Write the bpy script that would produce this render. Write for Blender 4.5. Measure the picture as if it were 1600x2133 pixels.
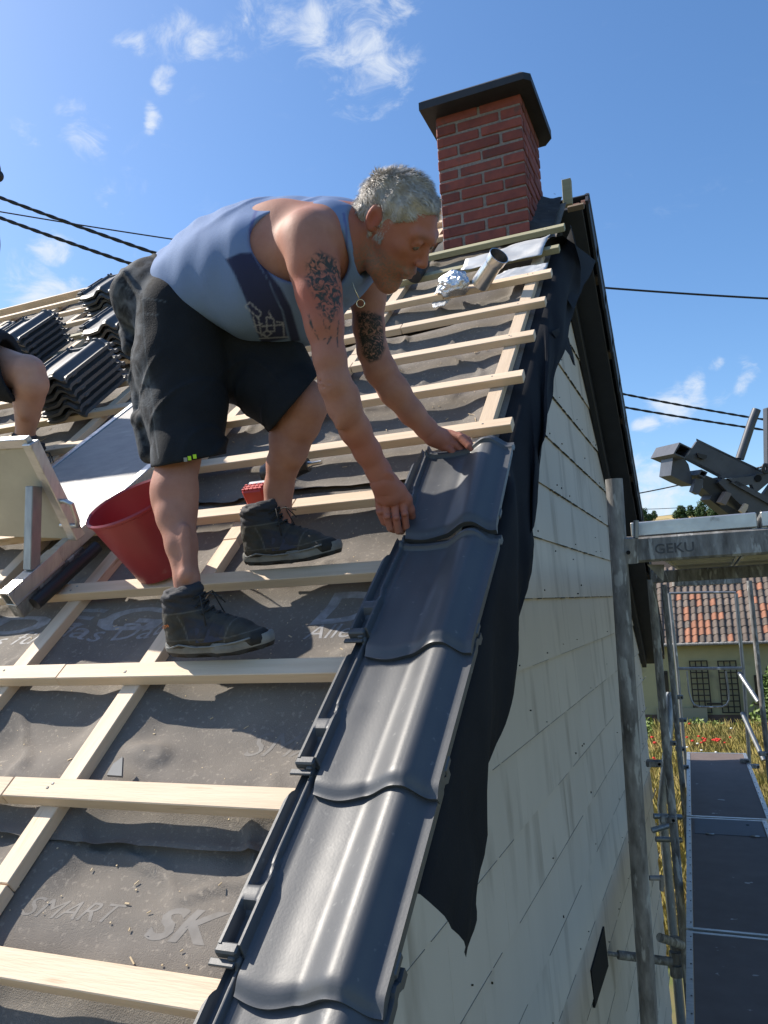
import bpy, bmesh, math, random
import numpy as np
from mathutils import Vector, Matrix, noise as mnoise
rnd = random.Random(7)
scene = bpy.context.scene
for o in list(bpy.data.objects): bpy.data.objects.remove(o)

# ------------------------------------------------------------------ camera, sky, sun, exposure
CAMP = Vector((0.5212324, -1.0809023, 0.5378754))
YAW, PITCH, ROLL, FPX = -0.38497494, 0.12228428, -0.05034304, 1659.19449
PW, PH = 1600.0, 2133.0
_f = Vector((math.sin(YAW)*math.cos(PITCH), math.cos(YAW)*math.cos(PITCH), math.sin(PITCH)))
_r0 = Vector((math.cos(YAW), -math.sin(YAW), 0)); _u0 = _r0.cross(_f)
_r = math.cos(ROLL)*_r0 + math.sin(ROLL)*_u0
_u = -math.sin(ROLL)*_r0 + math.cos(ROLL)*_u0
cd = bpy.data.cameras.new('camera'); cam = bpy.data.objects.new('camera', cd)
scene.collection.objects.link(cam); scene.camera = cam
cam.matrix_world = Matrix(((_r.x,_u.x,-_f.x,CAMP.x),(_r.y,_u.y,-_f.y,CAMP.y),(_r.z,_u.z,-_f.z,CAMP.z),(0,0,0,1)))
cd.sensor_fit = 'HORIZONTAL'; cd.sensor_width = 36.0; cd.lens = FPX/PW*36.0
cd.clip_start = 0.05; cd.clip_end = 5000

def ray(px, py): return (px-PW/2)/FPX*_r - (py-PH/2)/FPX*_u + _f
def onY(px, py, y): d = ray(px,py); return CAMP + d*((y-CAMP.y)/d.y)
def onX(px, py, x): d = ray(px,py); return CAMP + d*((x-CAMP.x)/d.x)
def onZ(px, py, z): d = ray(px,py); return CAMP + d*((z-CAMP.z)/d.z)
def atD(px, py, t): return CAMP + ray(px,py)*t
def depth(P): return (Vector(P)-CAMP).dot(_f)
A = 0.709098764; CA, SA = math.cos(A), math.sin(A); G = 0.34
VU, VV, VN = Vector((1,0,0)), Vector((0,CA,SA)), Vector((0,-SA,CA))
def RF(u, v, n): return VU*u + VV*v + VN*n                  # roof frame: along the ridge, up the slope, off the slope
def toRF(P): P = Vector(P); return (P.x, P.dot(VV), P.dot(VN))
def onR(px, py, n=0.0):
    d = ray(px,py); t = (n-CAMP.dot(VN))/d.dot(VN); return toRF(CAMP+d*t)
def toPx(P):
    d = Vector(P)-CAMP; z = d.dot(_f); return (PW/2+FPX*d.dot(_r)/z, PH/2-FPX*d.dot(_u)/z)

SUN = Vector((-0.69, 0.02, 0.72)).normalized()
SUN_EL = math.asin(SUN.z); SUN_AZ = math.atan2(SUN.x, SUN.y)
sl = bpy.data.lights.new('sun', 'SUN'); sl.energy = 4.9; sl.angle = math.radians(0.53); sl.color = (1.0, 0.925, 0.815)
so = bpy.data.objects.new('sun', sl); scene.collection.objects.link(so)
so.rotation_euler = (-SUN).to_track_quat('-Z', 'Y').to_euler(); so.location = (-6, 0, 9)

scene.view_settings.view_transform = 'Standard'; scene.view_settings.look = 'None'
scene.view_settings.gamma = 1.0; scene.view_settings.use_curve_mapping = False
scene.view_settings.exposure = 0.62
scene.cycles.max_bounces = 6; scene.cycles.diffuse_bounces = 4; scene.cycles.glossy_bounces = 3
scene.cycles.use_denoising = True

world = bpy.data.worlds.new('World'); scene.world = world; world.use_nodes = True
wt = world.node_tree; wn, wl = wt.nodes, wt.links
for n in list(wn): wn.remove(n)
def WN(t, **k):
    n = wn.new(t)
    for a, b in k.items(): setattr(n, a, b)
    return n
wout = WN('ShaderNodeOutputWorld'); wbg = WN('ShaderNodeBackground'); wl.new(wbg.outputs[0], wout.inputs[0])
sky = WN('ShaderNodeTexSky'); sky.sky_type = 'NISHITA'; sky.sun_disc = False
sky.sun_elevation = SUN_EL; sky.sun_rotation = SUN_AZ
sky.altitude = 300; sky.air_density = 1.0; sky.dust_density = 1.1; sky.ozone_density = 3.5
wbg.inputs[1].default_value = 0.13
hs = WN('ShaderNodeHueSaturation'); hs.inputs['Saturation'].default_value = 1.16
wl.new(sky.outputs[0], hs.inputs['Color'])
tc = WN('ShaderNodeTexCoord')
def wmath(op, a, b=None):
    n = WN('ShaderNodeMath', operation=op)
    for i, x in enumerate((a, b)):
        if x is None: continue
        if isinstance(x, (int, float)): n.inputs[i].default_value = x
        else: wl.new(x, n.inputs[i])
    return n.outputs[0]
# thin summer clouds: patches of torn fibrous cloud where the sky carries them
CLOUDS = [  # px, py, radius px, density, stretch
 (700,60,150,.60),(760,140,130,.70),(560,20,90,.6),(640,30,60,.7),(830,60,70,.55),(390,95,85,.6),(285,100,36,.7),(470,90,60,.35),
 (170,262,70,.7),(330,256,30,.9),(60,275,40,.55),(345,185,26,.7),(95,525,52,1.0),(70,575,50,.6),(90,625,85,.85),(150,610,60,.5),(30,590,60,.5),
 (215,400,50,.35),(240,440,30,.4),(1390,830,70,.9),(1345,880,40,.9),(1440,800,45,.8),(1495,782,26,.9),(1565,790,40,.6),(1500,810,40,.35),
 (1380,1040,120,.8),(1440,1000,110,.5),(1360,1085,70,.7),(1560,1000,90,.4)]
total = None
mp = WN('ShaderNodeMapping'); mp.inputs['Scale'].default_value = (1.0,1.0,1.7); wl.new(tc.outputs['Generated'], mp.inputs['Vector'])
warp = WN('ShaderNodeTexNoise'); warp.inputs['Scale'].default_value = 9; warp.inputs['Detail'].default_value = 3
wl.new(tc.outputs['Generated'], warp.inputs['Vector'])
wsub = WN('ShaderNodeVectorMath', operation='SUBTRACT'); wl.new(warp.outputs['Color'], wsub.inputs[0]); wsub.inputs[1].default_value = (.5,.5,.5)
wsc = WN('ShaderNodeVectorMath', operation='SCALE'); wl.new(wsub.outputs[0], wsc.inputs[0]); wsc.inputs['Scale'].default_value = 0.07
wad = WN('ShaderNodeVectorMath', operation='ADD'); wl.new(tc.outputs['Generated'], wad.inputs[0]); wl.new(wsc.outputs[0], wad.inputs[1])
for (cx, cy, cr, cdn) in CLOUDS:
    d = ray(cx, cy).normalized(); rad = cr/FPX*1.25
    dist = WN('ShaderNodeVectorMath', operation='DISTANCE'); wl.new(wad.outputs[0], dist.inputs[0]); dist.inputs[1].default_value = d
    mr = WN('ShaderNodeMapRange', interpolation_type='SMOOTHERSTEP'); wl.new(dist.outputs['Value'], mr.inputs['Value'])
    mr.inputs['From Min'].default_value = rad; mr.inputs['From Max'].default_value = 0.0
    mr.inputs['To Min'].default_value = 0; mr.inputs['To Max'].default_value = cdn
    total = mr.outputs[0] if total is None else wmath('MAXIMUM', total, mr.outputs[0])
fb = WN('ShaderNodeTexNoise'); fb.inputs['Scale'].default_value = 19; fb.inputs['Detail'].default_value = 11; fb.inputs['Roughness'].default_value = .66
fb.inputs['Distortion'].default_value = .6; wl.new(mp.outputs[0], fb.inputs['Vector'])
# faint veils over the rest of the sky
veil = WN('ShaderNodeTexNoise'); veil.inputs['Scale'].default_value = 2.6; veil.inputs['Detail'].default_value = 4; wl.new(mp.outputs[0], veil.inputs['Vector'])
vm = WN('ShaderNodeMapRange'); wl.new(veil.outputs['Fac'], vm.inputs['Value'])
vm.inputs['From Min'].default_value = .52; vm.inputs['From Max'].default_value = .85; vm.inputs['To Max'].default_value = .35
cover = wmath('MAXIMUM', total, vm.outputs[0])
cf = wmath('ADD', wmath('MULTIPLY', wmath('SUBTRACT', fb.outputs['Fac'], .5), 2.3), wmath('MULTIPLY', cover, 0.95))
cm = WN('ShaderNodeMapRange', interpolation_type='SMOOTHSTEP'); wl.new(cf, cm.inputs['Value'])
cm.inputs['From Min'].default_value = .22; cm.inputs['From Max'].default_value = 1.15; cm.inputs['To Max'].default_value = .85
cmix = WN('ShaderNodeMix', data_type='RGBA'); wl.new(wmath('MULTIPLY', cm.outputs[0], wmath('MINIMUM', wmath('MULTIPLY', cover, 3.0), 1.0)), cmix.inputs['Factor'])
wl.new(hs.outputs[0], cmix.inputs[6]); cmix.inputs[7].default_value = (4.3, 4.6, 5.0, 1)
wl.new(cmix.outputs[2], wbg.inputs[0])

# ------------------------------------------------------------------ materials
MATS = {}
def nm(name):
    m = bpy.data.materials.new(name); m.use_nodes = True; MATS[name] = m
    t = m.node_tree; b = t.nodes['Principled BSDF']; return m, t, b
def rgba(c): return (c[0], c[1], c[2], 1)
def mat(name, c1, c2=None, rough=.6, metal=0.0, scale=8, stretch=(1,1,1), detail=5, bump=0.0, bscale=None, spec=.5,
        spots=None, spot_scale=30, spot_lo=.62, spot_hi=.7, rand=0.0, coat=0.0, contrast=(.3,.7), rvar=0.0):
    """procedural base colour: two tones by noise, optional spots of dirt, fine bump, a shift per object"""
    m, t, b = nm(name); N, Lk = t.nodes, t.links
    tcn = N.new('ShaderNodeTexCoord'); mpn = N.new('ShaderNodeMapping'); mpn.inputs['Scale'].default_value = stretch
    oi = N.new('ShaderNodeObjectInfo'); off = N.new('ShaderNodeVectorMath'); off.operation = 'SCALE'
    cmb = N.new('ShaderNodeCombineXYZ')
    for i in range(3): Lk.new(oi.outputs['Random'], cmb.inputs[i])
    Lk.new(cmb.outputs[0], off.inputs[0]); off.inputs['Scale'].default_value = 37.0
    Lk.new(tcn.outputs['Object'], mpn.inputs['Vector']); Lk.new(off.outputs[0], mpn.inputs['Location'])
    no = N.new('ShaderNodeTexNoise'); no.inputs['Scale'].default_value = scale; no.inputs['Detail'].default_value = detail
    no.inputs['Roughness'].default_value = .6
    Lk.new(mpn.outputs[0], no.inputs['Vector'])
    mr = N.new('ShaderNodeMapRange'); Lk.new(no.outputs['Fac'], mr.inputs['Value'])
    mr.inputs['From Min'].default_value, mr.inputs['From Max'].default_value = contrast
    mx = N.new('ShaderNodeMix'); mx.data_type = 'RGBA'; Lk.new(mr.outputs[0], mx.inputs['Factor'])
    mx.inputs[6].default_value = rgba(c1); mx.inputs[7].default_value = rgba(c2 or c1)
    out = mx.outputs[2]
    if spots:
        n2 = N.new('ShaderNodeTexNoise'); n2.inputs['Scale'].default_value = spot_scale; n2.inputs['Detail'].default_value = 6
        Lk.new(mpn.outputs[0], n2.inputs['Vector'])
        m2 = N.new('ShaderNodeMapRange'); Lk.new(n2.outputs['Fac'], m2.inputs['Value'])
        m2.inputs['From Min'].default_value = spot_lo; m2.inputs['From Max'].default_value = spot_hi
        x2 = N.new('ShaderNodeMix'); x2.data_type = 'RGBA'; Lk.new(m2.outputs[0], x2.inputs['Factor'])
        Lk.new(out, x2.inputs[6]); x2.inputs[7].default_value = rgba(spots); out = x2.outputs[2]
    if rand:
        hv = N.new('ShaderNodeHueSaturation'); r2 = N.new('ShaderNodeMapRange'); Lk.new(oi.outputs['Random'], r2.inputs['Value'])
        r2.inputs['To Min'].default_value = 1-rand; r2.inputs['To Max'].default_value = 1+rand
        Lk.new(r2.outputs[0], hv.inputs['Value']); Lk.new(out, hv.inputs['Color']); out = hv.outputs[0]
    Lk.new(out, b.inputs['Base Color'])
    b.inputs['Roughness'].default_value = rough; b.inputs['Metallic'].default_value = metal
    b.inputs['Specular IOR Level'].default_value = spec; b.inputs['Coat Weight'].default_value = coat
    if rvar:
        rr = N.new('ShaderNodeMapRange'); Lk.new(no.outputs['Fac'], rr.inputs['Value'])
        rr.inputs['From Min'].default_value = .3; rr.inputs['From Max'].default_value = .7
        rr.inputs['To Min'].default_value = rough-rvar; rr.inputs['To Max'].default_value = rough+rvar; Lk.new(rr.outputs[0], b.inputs['Roughness'])
    if bump:
        n3 = N.new('ShaderNodeTexNoise'); n3.inputs['Scale'].default_value = bscale or scale*4; n3.inputs['Detail'].default_value = 6
        Lk.new(mpn.outputs[0], n3.inputs['Vector'])
        bp = N.new('ShaderNodeBump'); bp.inputs['Strength'].default_value = bump; bp.inputs['Distance'].default_value = .004
        Lk.new(n3.outputs['Fac'], bp.inputs['Height']); Lk.new(bp.outputs[0], b.inputs['Normal'])
    return m
M_wood = mat('spruce', (.70,.545,.39), (.60,.455,.31), .7, scale=5, stretch=(.7,9,9), bump=.25, bscale=30, rand=.11, spots=(.33,.19,.08), spot_scale=4.5, spot_lo=.665, spot_hi=.76)
M_woodg = mat('treated_spruce', (.36,.33,.21), (.28,.26,.16), .75, scale=5, stretch=(.7,9,9), bump=.25, bscale=30, rand=.08)
M_woodold = mat('old_wood', (.20,.14,.09), (.12,.085,.055), .85, scale=6, stretch=(1,8,8), bump=.4, rand=.1)
M_memb = mat('underlay_fleece', (.140,.124,.107), (.20,.178,.152), .82, scale=4, detail=8, bump=.5, bscale=420, spots=(.33,.29,.24), spot_scale=95, spot_lo=.58, spot_hi=.82, spec=.3)
M_membb = mat('underlay_outside', (.012,.0125,.015), (.018,.0185,.021), .85, scale=6, bump=.2, bscale=300, spec=.15)
M_printf = mat('underlay_print_faint', (.185,.172,.158), (.140,.128,.115), .75, scale=30, contrast=(.32,.62))  # fainter print colour for the SMART and SK lettering
M_print = mat('underlay_print', (.30,.30,.31), (.20,.195,.195), .7, scale=40, contrast=(.32,.62))
M_tile = mat('glazed_anthracite', (.060,.064,.070), (.070,.074,.080), .47, scale=14, rvar=.04, bump=.05, bscale=220, spec=.55, spots=(.17,.17,.165), spot_scale=60, spot_lo=.66, spot_hi=.80)
M_tileold = mat('verge_black', (.016,.017,.021), (.026,.027,.032), .55, scale=7, bump=.15)
M_panel = mat('fibre_cement', (.57,.505,.42), (.525,.465,.385), .75, scale=2.0, stretch=(1.6,1.6,.4), detail=8, bump=.12, bscale=90, rand=.035, spots=(.29,.245,.19), spot_scale=3.2, spot_lo=.54, spot_hi=.80)
M_lapshade = mat('lap_shadow', (.22,.195,.155), (.30,.265,.21), .95, scale=40)
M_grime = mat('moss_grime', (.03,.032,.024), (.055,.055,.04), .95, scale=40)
M_wallb = mat('wall_backing', (.10,.10,.09), (.06,.06,.055), .9)
M_mortar = mat('mortar', (.29,.25,.215), (.16,.14,.13), .95, scale=60, bump=.8, bscale=160)
M_brick = mat('red_brick', (.24,.062,.043), (.15,.040,.032), .85, scale=14, bump=.35, bscale=70, rand=.22, spots=(.10,.05,.045), spot_scale=12, spot_lo=.6, spot_hi=.75)
M_slate = mat('chimney_slate', (.011,.011,.013), (.020,.020,.022), .6, scale=9, bump=.3)
M_felt = mat('tarred_felt', (.018,.018,.02), (.05,.048,.045), .85, scale=18, bump=.6, bscale=50)
M_galv = mat('galvanised', (.34,.35,.36), (.22,.23,.24), .48, metal=.75, scale=22, stretch=(1,1,.35), detail=8, bump=.15, bscale=80, spots=(.62,.62,.60), spot_scale=16, spot_lo=.62, spot_hi=.68, rvar=.1, rand=.08)
M_galvd = mat('weathered_steel', (.32,.315,.305), (.085,.08,.076), .72, metal=.35, scale=34, stretch=(1,1,.30), detail=10, bump=.35, bscale=70, spots=(.38,.38,.365), spot_scale=38, spot_lo=.57, spot_hi=.63, rand=.08)
M_alu = mat('aluminium', (.62,.62,.60), (.50,.50,.49), .38, metal=.85, scale=14, stretch=(1,6,1), bump=.08, rvar=.08, spots=(.30,.29,.27), spot_scale=14, spot_lo=.66, spot_hi=.72)
M_ply = mat('phenolic_board', (.115,.086,.074), (.145,.112,.10), .72, scale=7, bump=.1, bscale=120, spots=(.42,.40,.38), spot_scale=11, spot_lo=.70, spot_hi=.735)
M_sheet = mat('lead_sheet', (.62,.63,.63), (.48,.49,.50), .5, metal=.35, scale=6, bump=.3, bscale=14)
M_foil = mat('foil', (.80,.80,.80), (.70,.70,.70), .22, metal=1.0, scale=10, bump=.6, bscale=40)
M_steel = mat('stainless', (.78,.75,.70), (.7,.68,.63), .28, metal=1.0, scale=6, stretch=(1,1,6), bump=.05)
M_black = mat('black_plastic', (.018,.018,.02), None, .45)
M_dark = mat('hole_shade', (.006,.006,.006), None, .95)  # near-black colour painting the shade inside holes and gaps
M_redp = mat('bucket_red', (.34,.040,.046), (.28,.033,.038), .42, scale=5, bump=.05, spots=(.36,.13,.12), spot_scale=12, spot_lo=.68, spot_hi=.78)
M_batt = mat('battery_red', (.50,.035,.02), None, .4)
M_boardg = mat('grey_board', (.24,.237,.232), (.18,.18,.184), .55, scale=14, stretch=(1,3,1), bump=.1, bscale=160, spots=(.31,.30,.285), spot_scale=6, spot_lo=.6, spot_hi=.75)
M_boardb = mat('birch_board', (.50,.46,.36), (.40,.36,.28), .6, scale=5, stretch=(1,1,2), bump=.1, spots=(.62,.58,.48), spot_scale=5, spot_lo=.6, spot_hi=.72)
M_wire = mat('cable', (.012,.012,.014), None, .6)
M_boom = mat('boom_grey', (.095,.098,.108), (.07,.073,.082), .5, metal=.3, scale=6, bump=.1, spots=(.07,.07,.08), spot_scale=14, spot_lo=.62, spot_hi=.7)
M_render = mat('yellow_render', (.40,.36,.20), (.33,.30,.17), .9, scale=1.2, bump=.15, bscale=60, spots=(.24,.215,.14), spot_scale=1.5, spot_lo=.58, spot_hi=.75)
M_plinth = mat('plinth_brown', (.14,.085,.06), (.10,.065,.05), .9, scale=4, bump=.2)
M_pan = mat('weathered_pantile', (.155,.115,.09), (.10,.08,.068), .85, scale=9, bump=.3, rand=.28, spots=(.22,.20,.16), spot_scale=14, spot_lo=.62, spot_hi=.72)
M_panr = mat('orange_pantile', (.32,.135,.075), (.25,.10,.055), .8, scale=9, bump=.2, rand=.16, spots=(.16,.10,.07), spot_scale=10, spot_lo=.6, spot_hi=.72)
M_trel = mat('trellis_dark', (.030,.022,.016), None, .8)
M_grass = mat('meadow_grass', (.26,.23,.055), (.13,.15,.03), .9, scale=1.4, spots=(.34,.27,.09), spot_scale=3, spot_lo=.5, spot_hi=.66)
M_green = mat('leaf_green', (.085,.145,.018), (.045,.085,.012), .7, scale=8, rand=.1)
M_tree = mat('tree_green', (.030,.066,.014), (.055,.10,.022), .75, scale=.6)
M_bark = mat('bark', (.06,.045,.03), (.09,.07,.05), .9, scale=8, bump=.4)
M_poppy = mat('poppy_red', (.55,.025,.012), None, .6)
M_daisy = mat('daisy_white', (.75,.75,.68), None, .6)
M_wheat = mat('wheat_field', (.42,.31,.12), (.34,.25,.10), .9, scale=.02)
M_soil = mat('soil', (.10,.085,.06), (.07,.06,.045), .95, scale=3, bump=.3)
M_glass = mat('dark_pane', (.02,.022,.025), None, .08)
M_white = mat('white_paint', (.70,.69,.64), (.6,.59,.55), .5, scale=5)

# ------------------------------------------------------------------ object helpers
COL = scene.collection; WM = {}
def link(o, parent=None, M=None):
    COL.objects.link(o); M = M or Matrix(); WM[o.name] = M
    if parent is not None:
        o.parent = parent; o.matrix_parent_inverse = WM[parent.name].inverted()
    o.matrix_basis = M
    return o
def tag(o, label=None, cat=None, group=None, kind=None):
    if label: o['label'] = label
    if cat: o['category'] = cat
    if group: o['group'] = group
    if kind: o['kind'] = kind
    return o
def thing(name, loc, label, cat, group=None):
    o = bpy.data.objects.new(name, None); o.empty_display_size = .1
    link(o, None, Matrix.Translation(Vector(loc))); return tag(o, label, cat, group)
class MB:
    def __init__(s): s.v = []; s.f = []; s.m = []
    def add(s, vs, fs, mi=0):
        b = len(s.v); s.v += [tuple(x) for x in vs]
        for f in fs: s.f.append(tuple(b+i for i in f)); s.m.append(mi)
    def box(s, c, ax, half, ch=0.0, mi=0):
        c = Vector(c); X, Y, Z = [Vector(a).normalized() for a in ax]; hx, hy, hz = half
        if ch <= 0:
            vs = [c+X*hx*i+Y*hy*j+Z*hz*k for i in (-1,1) for j in (-1,1) for k in (-1,1)]
            s.add(vs, [(0,1,3,2),(4,6,7,5),(0,4,5,1),(2,3,7,6),(0,2,6,4),(1,5,7,3)], mi); return
        vs = []; idx = {}
        for i in (-1,1):
            for j in (-1,1):
                for k in (-1,1):
                    for a_ in range(3):
                        h = [hx-ch, hy-ch, hz-ch]; h[a_] += ch
                        idx[(i,j,k,a_)] = len(vs); vs.append(c+X*h[0]*i+Y*h[1]*j+Z*h[2]*k)
        fs = []
        for sgn in (-1,1):
            o = [idx[(sgn,j,k,0)] for j,k in ((-1,-1),(1,-1),(1,1),(-1,1))]; fs.append(o if sgn>0 else o[::-1])
            o = [idx[(j,sgn,k,1)] for j,k in ((-1,-1),(-1,1),(1,1),(1,-1))]; fs.append(o if sgn>0 else o[::-1])
            o = [idx[(j,k,sgn,2)] for j,k in ((-1,-1),(1,-1),(1,1),(-1,1))]; fs.append(o if sgn>0 else o[::-1])
        for i in (-1,1):
            for j in (-1,1):
                fs.append([idx[(i,j,-1,0)],idx[(i,j,1,0)],idx[(i,j,1,1)],idx[(i,j,-1,1)]])
                fs.append([idx[(i,-1,j,0)],idx[(i,1,j,0)],idx[(i,1,j,2)],idx[(i,-1,j,2)]])
                fs.append([idx[(-1,i,j,1)],idx[(1,i,j,1)],idx[(1,i,j,2)],idx[(-1,i,j,2)]])
                for k in (-1,1): fs.append([idx[(i,j,k,0)],idx[(i,j,k,1)],idx[(i,j,k,2)]])
        s.add(vs, fs, mi)
    def bar(s, p, q, w, h, up=(0,0,1), ch=0.0, mi=0):
        p, q = Vector(p), Vector(q); X = (q-p); L = X.length; X.normalize(); U = Vector(up)
        Y = U.cross(X).normalized(); Z = X.cross(Y)
        s.box((p+q)/2, (X,Y,Z), (L/2,w/2,h/2), ch, mi)
    def tube(s, pts, r, seg=10, cap=True, mi=0, closed=False):
        pts = [Vector(p) for p in pts]; n = len(pts); rs = r if isinstance(r,(list,tuple)) else [r]*n
        prev = None; b = len(s.v); fs = []
        for i, p in enumerate(pts):
            if closed: t = pts[(i+1)%n]-pts[i-1]
            else: t = pts[min(i+1,n-1)]-pts[max(i-1,0)]
            t.normalize()
            if prev is None: a_ = t.orthogonal().normalized()
            else: a_ = (prev-t*prev.dot(t)).normalized()
            prev = a_; c_ = t.cross(a_)
            for k in range(seg):
                an = 2*math.pi*k/seg; s.v.append(tuple(p+(a_*math.cos(an)+c_*math.sin(an))*rs[i]))
        for i in range(n if closed else n-1):
            j = (i+1)%n
            for k in range(seg):
                k2 = (k+1)%seg; fs.append((b+i*seg+k, b+i*seg+k2, b+j*seg+k2, b+j*seg+k))
        if cap and not closed:
            fs.append(tuple(b+k for k in range(seg))[::-1]); fs.append(tuple(b+(n-1)*seg+k for k in range(seg)))
        for f in fs: s.f.append(f); s.m.append(mi)
    def grid(s, P, nu, nv, mi=0, flip=False):
        b = len(s.v); s.v += [tuple(x) for x in P]
        for i in range(nu-1):
            for j in range(nv-1):
                q = (b+i*nv+j, b+(i+1)*nv+j, b+(i+1)*nv+j+1, b+i*nv+j+1)
                s.f.append(q[::-1] if flip else q); s.m.append(mi)
    def prism(s, poly, d, mi=0):
        """poly: 3d points, extruded by vector d"""
        n = len(poly); P = [Vector(p) for p in poly]; d = Vector(d)
        s.add(P+[p+d for p in P], [tuple(range(n))[::-1], tuple(range(n,2*n))]+[(i,(i+1)%n,n+(i+1)%n,n+i) for i in range(n)], mi)
    def mesh(s, name, mats, smooth=False, fix=True):
        me = bpy.data.meshes.new(name); me.from_pydata(s.v, [], s.f)
        for m in (mats if isinstance(mats,(list,tuple)) else [mats]): me.materials.append(m)
        me.polygons.foreach_set('material_index', s.m)
        if fix:
            bm = bmesh.new(); bm.from_mesh(me); bmesh.ops.recalc_face_normals(bm, faces=bm.faces); bm.to_mesh(me); bm.free()
        if smooth is True: me.polygons.foreach_set('use_smooth', [True]*len(me.polygons))
        elif smooth: 
            me.polygons.foreach_set('use_smooth', [True]*len(me.polygons)); me.set_sharp_from_angle(angle=math.radians(smooth))
        me.update(); return me
def new(name, mb, mats, parent=None, M=None, smooth=False, fix=True):
    me = mb if isinstance(mb, bpy.types.Mesh) else mb.mesh(name, mats, smooth, fix)
    return link(bpy.data.objects.new(name, me), parent, M)
def frame(o, X, Y, Z):
    return Matrix(((X[0],Y[0],Z[0],o[0]),(X[1],Y[1],Z[1],o[1]),(X[2],Y[2],Z[2],o[2]),(0,0,0,1)))
RFM = lambda u, v, n: frame(RF(u,v,n), VU, VV, VN)          # matrix of a thing lying in the roof frame
def fbm(x, y, z=0.0, o=3):
    return mnoise.fractal(Vector((x,y,z)), 1.0, 2.0, o)
# ------------------------------------------------------------------ the house being re-roofed
XW = -0.22; GZ = -3.7; YR, ZR = 3.757, 3.225; YB = 7.32; YF = 0.15
house = thing('house', (-4, YR, GZ), 'pale panelled house with its roof stripped to battens and black underlay', 'house')
CB = [-.10,-.80,-1.22,-1.64,-2.06,-2.56,-3.11,-3.6,-4.1,-4.6,-5.1,-5.6,-6.1,-6.6,-7.1]
LAPS = [-.62, .235, 1.50, 2.78, 4.0, 5.02]
def sm(a, b, x):
    t = min(1, max(0, (x-a)/(b-a))); return t*t*(3-2*t)
def hm(u, v):
    """height of the underlay: it bags between the counter battens and wrinkles"""
    d = min(abs(u-c) for c in CB)
    w = sm(.024, .13, d)
    k = (v/G) % 1.0
    b = .014*fbm(u*2.0+3, v*2.6, 1.7) + .012*fbm(u*1.1, v*5.5, 4.2) + .003*fbm(u*8, v*9, 8.1, 2)
    b += .013*math.sin(2*math.pi*(k+.12)+1.5*fbm(u*1.7, v*.9, 9))
    r = 1-abs(2*fbm(u*2.1+v*1.3, v*2.2-u*.9, 12.5))
    b += .013*max(0, r-.84)/.16
    return -.0625 + w*max(-.030, min(.020, b-.013))
us = [-.055]
while us[-1] > -7.6: us.append(us[-1] - (.012 if us[-1] > -2.2 else .03 if us[-1] > -4 else .09))
sheets = []
for i in range(len(LAPS)-1):
    v0, v1 = LAPS[i], LAPS[i+1]+.07; nv = int((v1-v0)/.013)+1
    P = []
    for u in us:
        wav = .5+.5*fbm(u*2.6, i*3.3, 2.0)
        for j in range(nv):
            v = v0+(v1-v0)*j/(nv-1); d = v-v0
            n = hm(u, v) + .003*(i%2) 
            if i > 0:
                cbw = sm(.024,.10, min(abs(u-c) for c in CB))
                n += cbw*(.006+.020*wav)*math.exp(-(d/.028)**2)
                v += cbw*.012*wav*math.exp(-(d/.02)**2)
            if d > v1-v0-.075: n -= .004
            P.append(RF(u, min(v, 4.40) if u > -.70 else v, min(n, -.0315)))
    mb = MB(); mb.grid(P, len(us), nv)
    s = new('underlay_sheet', mb, M_memb, house, smooth=True); sheets.append(s)
def sheet_of(v):
    for i in range(len(LAPS)-2, -1, -1):
        if v > LAPS[i]+.02: return sheets[i]
    return sheets[0]
def text_mesh(s, shear=0.0, bold=0.0):
    cu = bpy.data.curves.new('lettering', 'FONT'); cu.body = s; cu.shear = shear; cu.offset = bold; cu.resolution_u = 3
    ob = bpy.data.objects.new('lettering', cu); COL.objects.link(ob)
    dg = bpy.context.evaluated_depsgraph_get(); me = bpy.data.meshes.new_from_object(ob.evaluated_get(dg))
    bpy.data.objects.remove(ob); bpy.data.curves.remove(cu)
    xs = [v.co.x for v in me.vertices]; ys = [v.co.y for v in me.vertices]
    x0, x1, y0, y1 = min(xs), max(xs), min(ys), max(ys)
    bm = bmesh.new(); bm.from_mesh(me)
    for _ in range(2): 
        bmesh.ops.triangulate(bm, faces=bm.faces)
        bmesh.ops.subdivide_edges(bm, edges=[e for e in bm.edges if e.calc_length() > .12], cuts=1)
    bm.to_mesh(me); bm.free()
    return me, (x0, x1, y0, y1)
from mathutils.bvhtree import BVHTree
BVH = {}
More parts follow.
